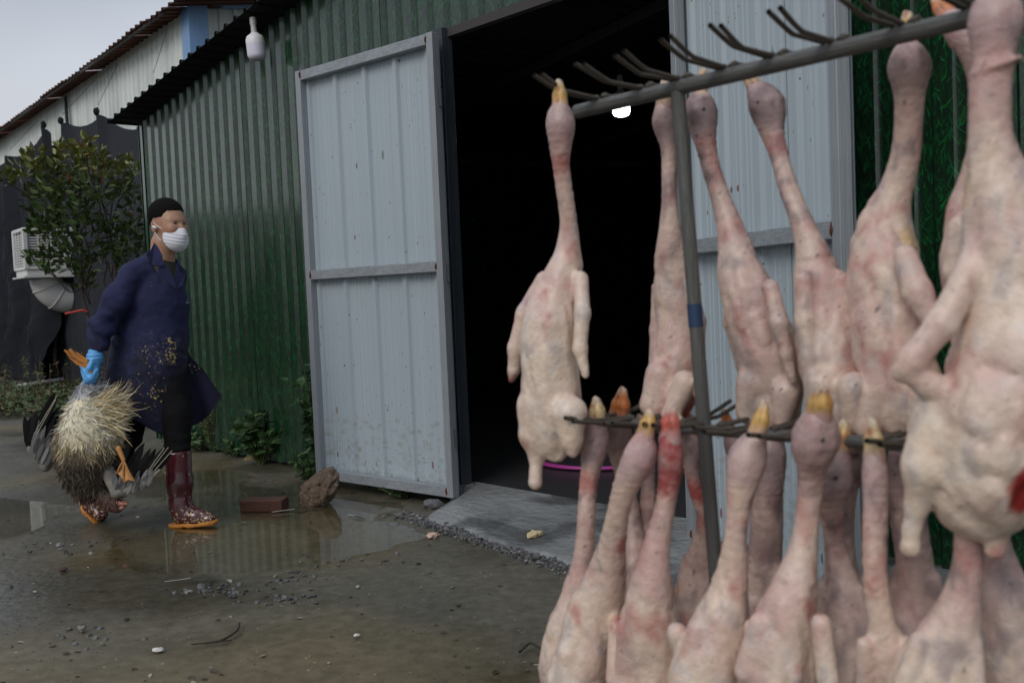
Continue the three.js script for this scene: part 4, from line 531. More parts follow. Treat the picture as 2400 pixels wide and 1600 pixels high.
function paint(g, c) { const C = new Float32Array(g.attributes.position.count * 3); for (let i = 0; i < C.length; i++) C[i] = clamp(c[i % 3], 0.004, 0.6); g.setAttribute('color', new THREE.BufferAttribute(C, 3)); return g; }
function placeLeaf(g, p, dir, roll) { const q = new THREE.Quaternion().setFromUnitVectors(V(1, 0, 0), dir.clone().normalize()); g.rotateX(roll); g.applyQuaternion(q); g.translate(p.x, p.y, p.z); return g; }
M.bark = std([0.07, 0.055, 0.042], 0.9, { bumpMap: fineNoise, bumpScale: 0.008 });
{ // bush by the tarp
  const o = thing('leafy_bush', 'tall leafy bush with bronze shoot tips in front of the black tarp', 'bush', [-4.6, 0, -11]), R = (x, y, z = -11) => [x + 4.6, y, z + 11];
  const limb = (pts, r0) => { const c = new THREE.CatmullRomCurve3(pts.map(q => V(...q))), g = new THREE.TubeGeometry(c, 20, r0, 7), p = g.attributes.position; for (let i = 0; i < p.count; i++) { const t = Math.floor(i / 8) / 20, m = c.getPoint(Math.min(t, 1)), k = 1 - 0.65 * t; p.setXYZ(i, m.x + (p.getX(i) - m.x) * k, m.y + (p.getY(i) - m.y) * k, m.z + (p.getZ(i) - m.z) * k); } return g; };
  mesh('trunk', limb([R(-4.58, -0.02), R(-4.6, 0.6), R(-4.66, 1.1), R(-4.71, 1.4), R(-4.7, 1.9)], 0.03), M.bark, o);
  mesh('trunk', limb([R(-4.5, -0.02, -11.05), R(-4.36, 0.7), R(-4.33, 1.5), R(-4.38, 2.2)], 0.028), M.bark, o);
  const cl = [[-5.31, 2.78, 0.16], [-5.39, 2.67, 0.12], [-5.21, 2.56, 0.1], [-5.02, 2.91, 0.13], [-5, 2.74, 0.16], [-4.75, 2.97, 0.14], [-4.69, 2.85, 0.2], [-4.49, 2.98, 0.13], [-4.52, 2.77, 0.24], [-4.33, 2.86, 0.13], [-4.32, 2.62, 0.26], [-4.12, 2.8, 0.12], [-4.06, 2.63, 0.22], [-4.87, 2.6, 0.25], [-5.03, 2.41, 0.22], [-4.69, 2.4, 0.3], [-4.36, 2.29, 0.3], [-4.07, 2.32, 0.25], [-5.14, 2.18, 0.14], [-4.9, 2.12, 0.25], [-4.57, 2.01, 0.28], [-4.26, 2, 0.26], [-4.03, 1.94, 0.24], [-5.01, 1.91, 0.12], [-5.18, 1.82, 0.12], [-4.82, 1.83, 0.2], [-4.67, 1.68, 0.16], [-4.49, 1.77, 0.14], [-4.21, 1.76, 0.18], [-4.75, 1.54, 0.09], [-4.93, 1.69, 0.1]];
  const lv = [], tw = [], vars = [leafGeo(0.095, 0.024, 0.15), leafGeo(0.08, 0.022, 0.3), leafGeo(0.11, 0.026, 0.22)];
  for (const [x, y, r] of cl) {
    const zc = -11 + rr(-0.25, 0.3), from = R(x < -4.5 ? -4.7 : -4.38, Math.max(1.5, y - 0.7)); tw.push(tube([from, R(mix(x, -4.55, 0.4), y - 0.25, zc * 0.5 - 5.5), R(x, y, zc)], 0.007, 5, 8));
    const n = Math.round(22 + 1250 * r * r);
    for (let i = 0; i < n; i++) {
      const d = V(rr(-1, 1), rr(-0.8, 1), rr(-1, 1)); if (d.length() > 1) d.normalize(); const q = d.clone().multiplyScalar(r * (0.6 + 0.5 * rnd())), p = V(...R(x, y, zc)).add(q.multiply(V(1.05, 0.95, 1)));
      const dir = V(d.x + rr(-0.6, 0.6), 0.55 + rr(-0.5, 0.7), d.z + rr(-0.6, 0.6)), top = sm(2.45, 2.95, y + d.y * r + rr(-0.15, 0.15)), k = rr(0.6, 1.3);
      let c = [0.07 * k, 0.112 * k, 0.03 * k]; c = c.map((v, e) => mix(v, [0.24, 0.25, 0.06][e] * k, top * 0.8)); if (rnd() < 0.08 * (0.2 + top)) c = [0.17 * k, 0.085 * k, 0.035 * k]; if (rnd() < 0.004) c = [0.3, 0.05, 0.03];
      lv.push(paint(placeLeaf(vars[i % 3].clone(), p, dir, rr(-0.9, 0.9)), c));
    }
  }
  mesh('branches', tw, M.bark, o).userData.kind = 'stuff'; mesh('crown', lv, leafMat, o);
  mesh('ribbon', tube([R(-4.9, 1.21, -10.96), R(-4.78, 1.23, -10.95), R(-4.7, 1.24, -10.95), R(-4.66, 1.22, -10.97)], 0.012, 5), std([0.5, 0.05, 0.03], 0.6), o);
}
function herb(name, label, cat, x, z, opt) { // stems rising from one root with leaves along them
  const o = thing(name, label, cat, [x, 0, z]), lv = [], st = [], v = [0.8, 1, 1.2].map(s => leafGeo(opt.L * s, opt.w * s, opt.bend ?? 0.25, opt.lobed));
  for (let s = 0; s < opt.stems; s++) {
    const a = s * 2.4 + rr(-0.4, 0.4), lean = rr(0.15, 1) * opt.spread, h = opt.h * rr(0.55, 1), tip = V(Math.cos(a) * lean * (opt.sx ?? 1) + (opt.ox ?? 0), h * (1 - 0.35 * lean / Math.max(opt.spread, 0.01) * opt.droop), Math.sin(a) * lean * (opt.sz ?? 1)), base = V(rr(-0.03, 0.03), -0.01, rr(-0.03, 0.03)), mid = base.clone().lerp(tip, 0.5).add(V(0, h * 0.18, 0));
    const c = new THREE.QuadraticBezierCurve3(base, mid, tip); st.push(paint(new THREE.TubeGeometry(c, 8, opt.sr ?? 0.004, 5).toNonIndexed(), [0.05, 0.075, 0.02]));
    for (let i = 0; i < opt.n; i++) { const t = rr(opt.t0 ?? 0.2, 1), p = c.getPoint(t), b = rnd() * 6.283, k = rr(0.6, 1.35), dir = V(Math.cos(b), rr(-0.1, 0.7), Math.sin(b)); const cc = opt.col.map(q => q * k); if (rnd() < (opt.dry ?? 0.02)) { cc[0] = 0.22 * k; cc[1] = 0.17 * k; cc[2] = 0.06 * k; } lv.push(paint(placeLeaf(v[i % 3].clone(), p, dir, rr(-0.7, 0.7)), cc)); }
  }
  mesh('stems', st, dullLeaf, o).userData.kind = 'stuff'; const f = mesh('leaves', lv, dullLeaf, o); f.userData.kind = 'stuff'; return o;
}
herb('mugwort_plant', 'bushy green plant with cut leaves against the green shed wall', 'plant', -1.98, -7.66, { stems: 26, h: 0.46, spread: 0.34, sx: 1, sz: 0.55, droop: 0.7, n: 13, L: 0.085, w: 0.03, lobed: true, col: [0.045, 0.1, 0.028] });
herb('mugwort_plant', 'tall green plant half hidden behind the edge of the left door', 'plant', -1.36, -6.92, { stems: 18, h: 0.95, spread: 0.26, droop: 0.3, n: 18, L: 0.08, w: 0.028, lobed: true, t0: 0.05, sz: 0.6, col: [0.04, 0.095, 0.026] });
herb('mugwort_plant', 'low green plant at the foot of the left door edge', 'plant', -1.42, -6.75, { stems: 14, h: 0.24, spread: 0.17, droop: 0.6, n: 9, L: 0.07, w: 0.024, lobed: true, col: [0.06, 0.12, 0.03] });
herb('seeding_weed', 'thin dry seeding weed against the shed wall right of the coat', 'weed', -2.55, -8.38, { stems: 26, h: 0.62, spread: 0.22, droop: 0.3, n: 34, L: 0.018, w: 0.005, col: [0.12, 0.12, 0.045], dry: 0.5, sr: 0.002, t0: 0.3 });
herb('low_weed', 'low leafy weed at the shed foot behind the front boot', 'weed', -2.72, -8.5, { stems: 16, h: 0.22, spread: 0.34, droop: 0.7, n: 10, L: 0.06, w: 0.016, col: [0.05, 0.1, 0.028] });
herb('low_weed', 'low weed between the seeding weed and the bushy plant', 'weed', -2.3, -8.1, { stems: 10, h: 0.15, spread: 0.2, droop: 0.7, n: 8, L: 0.05, w: 0.014, col: [0.06, 0.1, 0.03] });
herb('low_weed', 'dark weed growing in shade under the left door', 'weed', -0.72, -6.12, { stems: 12, h: 0.12, spread: 0.16, droop: 0.7, n: 8, L: 0.05, w: 0.012, col: [0.04, 0.075, 0.02] });
{ // strip of weeds along the far edge of the yard
  const mk = (g, n, fn, mat, name) => { const m = new THREE.InstancedMesh(g, mat, n), M4 = new THREE.Matrix4(), c = new THREE.Color(); for (let i = 0; i < n; i++) { const { p, q, s, k } = fn(i); M4.compose(p, q, V(s, s, s)); m.setMatrixAt(i, M4); c.setRGB(...k); m.setColorAt(i, c); } m.name = numbered(name); m.castShadow = m.receiveShadow = true; scene.add(m); return m; };
  const dens = (x, z) => { const d = (x + 3.95) * -0.788 + (z + 12.86) * 0.616; return d > 0.25 && z < -11.9 + 0.35 * fbm(x * 2, 1, 3, 2) + 0.12 * (x + 6) && d < 3.2 + 0.6 * fbm(x * 1.3, 4, z, 2) ? 0.3 + 1.2 * clamp(0.5 + fbm(x * 1.1, z * 1.1, 6, 3) * 1.4) : 0; };
  const spot = () => { for (; ;) { const x = rr(-9.5, -3), z = rr(-17, -11.4); if (rnd() * 1.5 < dens(x, z) * sm(-18, -13, z)) return [x, z]; } };
  const mat = new THREE.MeshPhysicalMaterial({ roughness: 0.7, side: THREE.DoubleSide });
  const w = mk(leafGeo(0.055, 0.015, 0.3), 8500, () => { const [x, z] = spot(), h = 0.2 * clamp(0.45 + fbm(x * 1.6, z * 1.6, 9, 3) * 1.5) * rnd() + 0.01, e = new THREE.Euler(rr(-0.6, 0.6), rnd() * 6.28, rr(0, 0.9)), k = rr(0.6, 1.4), r = rnd(); return { p: V(x, h, z), q: new THREE.Quaternion().setFromEuler(e), s: rr(0.6, 1.4), k: r < 0.3 ? [0.13 * k, 0.1 * k, 0.05 * k] : r < 0.13 ? [0.22, 0.06, 0.03] : [0.055 * k, 0.1 * k, 0.028 * k] }; }, mat, 'weed_strip');
  tag(w, 'ragged strip of low green weeds behind the held goose', 'weeds', null, 'stuff');
  const s = mk((() => { const g = new THREE.CylinderGeometry(0.0025, 0.005, 0.55, 5); g.translate(0, 0.27, 0); const tips = []; for (let i = 0; i < 7; i++) { const l = leafGeo(0.06, 0.012, 0.3); l.rotateZ(rr(0, 0.8)); l.rotateY(rnd() * 6.28); l.translate(0, rr(0.2, 0.56), 0); tips.push(l); } const n = g.toNonIndexed(); n.deleteAttribute('uv'); return mergeGeometries([n, ...tips]); })(), 150, () => { const [x, z] = spot(), k = rr(0.6, 1.3); return { p: V(x, 0, z), q: new THREE.Quaternion().setFromEuler(new THREE.Euler(rr(-0.3, 0.3), rnd() * 6.28, rr(-0.3, 0.3))), s: rr(0.5, 1.25), k: rnd() < 0.55 ? [0.12 * k, 0.08 * k, 0.04 * k] : [0.08 * k, 0.11 * k, 0.03 * k] }; }, mat, 'weed_stalks');
  tag(s, 'thin brown and green weed stalks standing above the weed strip', 'weeds', null, 'stuff');
  // gravel along the foot of the apron, pebbles and grit over the yard
  const peb = [stone(1, 0.6, 0.7, 1, 1), stone(1, 0.5, 0.8, 5, 1)], rockM = new THREE.MeshPhysicalMaterial({ roughness: 0.55 });
  const gcol = () => { const k = rr(0.03, 0.13), r = rnd(); return r < 0.015 ? [0.16, 0.08, 0.05] : r < 0.12 ? [k * 2.2, k * 2.1, k * 1.9] : [k, k, k * 1.02]; };
  const rq = () => new THREE.Quaternion().setFromEuler(new THREE.Euler(rr(-0.5, 0.5), rnd() * 6.28, rr(-0.5, 0.5)));
  const gv = mk(peb[0], 2600, () => { const a = rr(-0.12, 2.6), b = 0.47 + 0.115 * (a - 0.03) + (rnd() + rnd() + rnd() - 1.5) * (0.05 + 0.03 * a), p = shedPt(a, 0, b), s = rr(0.003, 0.011) * (rnd() < 0.06 ? 1.7 : 1); return { p: V(p.x, groundY(p.x, p.z) + s * 0.35 + (b < 0.47 + 0.115 * a ? 0.018 * sm(0, 0.1, 0.47 + 0.115 * a - b) : 0), p.z), q: rq(), s, k: gcol() }; }, rockM, 'gravel_line');
  tag(gv, 'line of dark wet gravel along the foot of the concrete apron', 'gravel', null, 'stuff');
  const hot = [[-1.25, -4.3, 0.22], [-1.05, -4.45, 0.2], [-1.4, -4.3, 0.15], [-1.0, -4.1, 0.25], [-0.8, -4.7, 0.35], [-1.7, -3.8, 0.3], [-0.5, -5.4, 0.5], [-2.4, -5.2, 0.5]];
  const pb = mk(peb[1], 900, i => { let x, z; if (i < 190) { const h = hot[i % hot.length]; x = h[0] + (rnd() + rnd() - 1) * h[2]; z = h[1] + (rnd() + rnd() - 1) * h[2] * 0.6; } else { z = -rr(2.6, 8); x = rr(-0.62, 0.2) * -z; } const s = (i < 190 ? rr(0.004, 0.013) : rr(0.0015, 0.006)) * (rnd() < 0.04 ? 1.8 : 1); return { p: V(x, groundY(x, z) + s * 0.3, z), q: rq(), s, k: gcol() }; }, rockM, 'pebbles');
  tag(pb, 'loose dark pebbles and grit scattered over the wet yard', 'pebbles', null, 'stuff');
  const lt = mk(leafGeo(0.03, 0.008, 0.2), 260, () => { const z = -rr(2.8, 7.5), x = rr(-0.6, 0.16) * -z, k = rr(0.5, 1.3); return { p: V(x, groundY(x, z) + 0.006, z), q: new THREE.Quaternion().setFromEuler(new THREE.Euler(rr(-0.25, 0.25), rnd() * 6.28, rr(-0.25, 0.25))), s: rr(0.3, 1.5), k: rnd() < 0.3 ? [0.32 * k, 0.3 * k, 0.25 * k] : [0.06 * k, 0.045 * k, 0.03 * k] }; }, mat, 'leaf_litter');
  tag(lt, 'small leaf scraps and down littering the yard', 'litter', null, 'stuff');
}
// ---------------------------------------------------------------- loose things on the ground
{
  const brickT = tex(256, 256, (u, v) => { const n = tile(u, v, 9, 2.1, 4), d = sm(0.05, 0.3, tile(u, v, 5, 7.3, 3)); return [mix(0.34, 0.2, d) + 0.25 * n, mix(0.2, 0.17, d) + 0.15 * n, mix(0.15, 0.13, d) + 0.1 * n]; }, true, [3, 3]);
  const bg = rbox(0.262, 0.068, 0.125, 0.008); const p = bg.attributes.position; for (let i = 0; i < p.count; i++) { const x = p.getX(i), y = p.getY(i), z = p.getZ(i); const k = 0.008 * fbm(x * 30, y * 30, z * 30, 3); p.setXYZ(i, x + k, y + k, z + k); } bg.computeVertexNormals();
  const b = tag(mesh('brick', bg, std(0xffffff, 0.85, { map: brickT, bumpMap: fineNoise, bumpScale: 0.006 }), scene), 'worn red brick lying on the wet ground left of the rock', 'brick'); b.position.set(-1.53, 0.034, -5.93); b.rotation.y = -0.12;
  const pl = []; for (let i = 0; i < 14; i++) { const v = V(rr(-1, 1), rr(-1, 1), rr(-1, 1)).normalize(); pl.push([v.x, v.y, v.z, Math.hypot(v.x * 0.15, v.y * 0.09, v.z * 0.05) * rr(0.85, 1)]); }
  const rg = nets((x, y, z) => { let d = ell(x, y, z, [0, 0, 0], [0.17, 0.105, 0.07]); for (const q of pl) d = smax(d, x * q[0] + y * q[1] + z * q[2] - q[3], 0.008); return d + 0.03 * fbm(x * 14, y * 14, z * 14, 4) + 0.018 * fbm(x * 50, y * 50, z * 50, 3); }, [-0.24, -0.16, -0.2], [0.24, 0.16, 0.2], 0.0075, (x, y, z, o) => { const n = fbm(x * 25, y * 25, z * 25, 4), s = fbm(x * 60 + 9, y * 60, z * 60, 2); o[0] = 0.1 + 0.09 * n; o[1] = 0.068 + 0.06 * n; o[2] = 0.047 + 0.045 * n; if (s > 0.3) { o[0] = o[1] = 0.2; o[2] = 0.18; } });
  const r = tag(mesh('rock', rg, new THREE.MeshPhysicalMaterial({ vertexColors: true, roughness: 0.9, bumpMap: fineNoise, bumpScale: 0.004 }), scene), 'brown lump of broken concrete propped against the left door corner', 'rock'); r.position.set(-1.19, 0.112, -6.0); r.rotation.set(-0.35, -0.25, 0.8);
  const st = tag(mesh('stone', stone(0.055, 0.6, 0.7, 3.2, 3), std([0.13, 0.13, 0.14], 0.7, { bumpMap: fineNoise, bumpScale: 0.005 }), scene), 'small grey stone under the hinge corner of the left door', 'stone'); st.position.set(-0.5, 0.022, -5.78);
  const white = std([0.62, 0.6, 0.55], 0.8), darkF = std([0.03, 0.028, 0.026], 0.7), quillM = std([0.4, 0.38, 0.34], 0.7), twig = std([0.035, 0.027, 0.02], 0.9);
  const fth = (a, c, w, label) => { const o = thing('fallen_feather', label, 'feather', [a[0], 0.012, a[1]]), d = V(c[0] - a[0], 0, c[1] - a[1]), n = 8, P = [], I = [], s = V(-d.z, 0, d.x).normalize(); for (let i = 0; i <= n; i++) { const t = i / n, ww = w * sm(0.3, 0.5, t) * Math.sqrt(Math.max(0.02, 1 - t ** 4)), m = d.clone().multiplyScalar(t); for (const q of [-1, 0, 1]) P.push(m.x + s.x * ww * q, 0.006 * Math.sin(t * 3) + (q ? 0 : 0.002), m.z + s.z * ww * q); if (i) { const k = i * 3; I.push(k - 3, k - 2, k, k - 2, k + 1, k, k - 2, k - 1, k + 1, k - 1, k + 2, k + 1); } } const g = new THREE.BufferGeometry(); g.setAttribute('position', new THREE.Float32BufferAttribute(P, 3)); g.setIndex(I); g.computeVertexNormals(); mesh('vane', g, darkF, o); mesh('quill', rod([0, 0.006, 0], [d.x * 0.45, 0.01, d.z * 0.45], 0.0018, 6), quillM, o); };
  fth([-1.45, -5.78], [-1.17, -5.86], 0.011, 'black feather with white quill in front of the brick'); fth([-1.6, -4.4], [-1.36, -4.46], 0.012, 'feather with white quill beside the pebbles in mid yard'); fth([-0.98, -5.62], [-0.86, -5.5], 0.01, 'small dark feather in the puddle right of the rock'); fth([0.08, -3.22], [-0.04, -3.2], 0.003, 'pale straw of feather quill at the foot of the lower geese');
  const tw = (pts, r, label) => tag(mesh('twig', tube(pts.map(q => [q[0], q[2] ?? 0.012, q[1]]), r, 6), twig, scene), label, 'twig');
  tw([[-1.17, -3.585], [-1.12, -3.6, 0.014], [-1.085, -3.7, 0.016], [-1.1, -3.79, 0.014]], 0.0045, 'forked dark twig on the bare foreground concrete'); tw([[-1.22, -3.58], [-1.14, -3.59], [-1.08, -3.61]], 0.003, 'short straight twig touching the forked twig'); tw([[-1.95, -5.55], [-1.83, -5.58], [-1.74, -5.63]], 0.004, 'dark twig between the boots and the brick'); tw([[-0.02, -3.36], [0.02, -3.42, 0.02], [0.06, -3.38, 0.014], [0.1, -3.4]], 0.005, 'dark crooked twig left of the lower geese');
  const scrap = (x, z, r, sy, m, label, cat) => { const g = stone(r, sy, 1.1, x * 9 + z, 3); const o = tag(mesh(cat === 'fluff' ? 'down_fluff' : 'scrap', g, m, scene), label, cat); o.position.set(x, r * sy * 0.5 + 0.004, z); return o; };
  scrap(-0.45, -5.07, 0.028, 0.55, std([0.55, 0.38, 0.3], 0.7), 'pinkish scrap of skin on the wet ground before the apron', 'scrap'); { const p = shedPt(1.0, 0.035, 0.44); const o = scrap(p.x, p.z, 0.034, 0.6, std([0.52, 0.43, 0.24], 0.75), 'yellowish scrap lying in the gravel line', 'scrap'); o.position.y = 0.05; } scrap(-1.33, -3.55, 0.018, 0.4, white, 'small white scrap of paper on the foreground concrete', 'scrap'); scrap(-0.62, -3.62, 0.01, 0.4, white, 'tiny white scrap right of the forked twig', 'scrap');
  scrap(-1.72, -3.82, 0.016, 0.75, std([0.2, 0.19, 0.17], 0.8), 'small rounded pebble on the left foreground concrete', 'stone'); scrap(-2.2, -4.72, 0.02, 0.4, std([0.05, 0.02, 0.02], 0.8), 'dark curled leaf at the left edge of the yard', 'leaf');
}
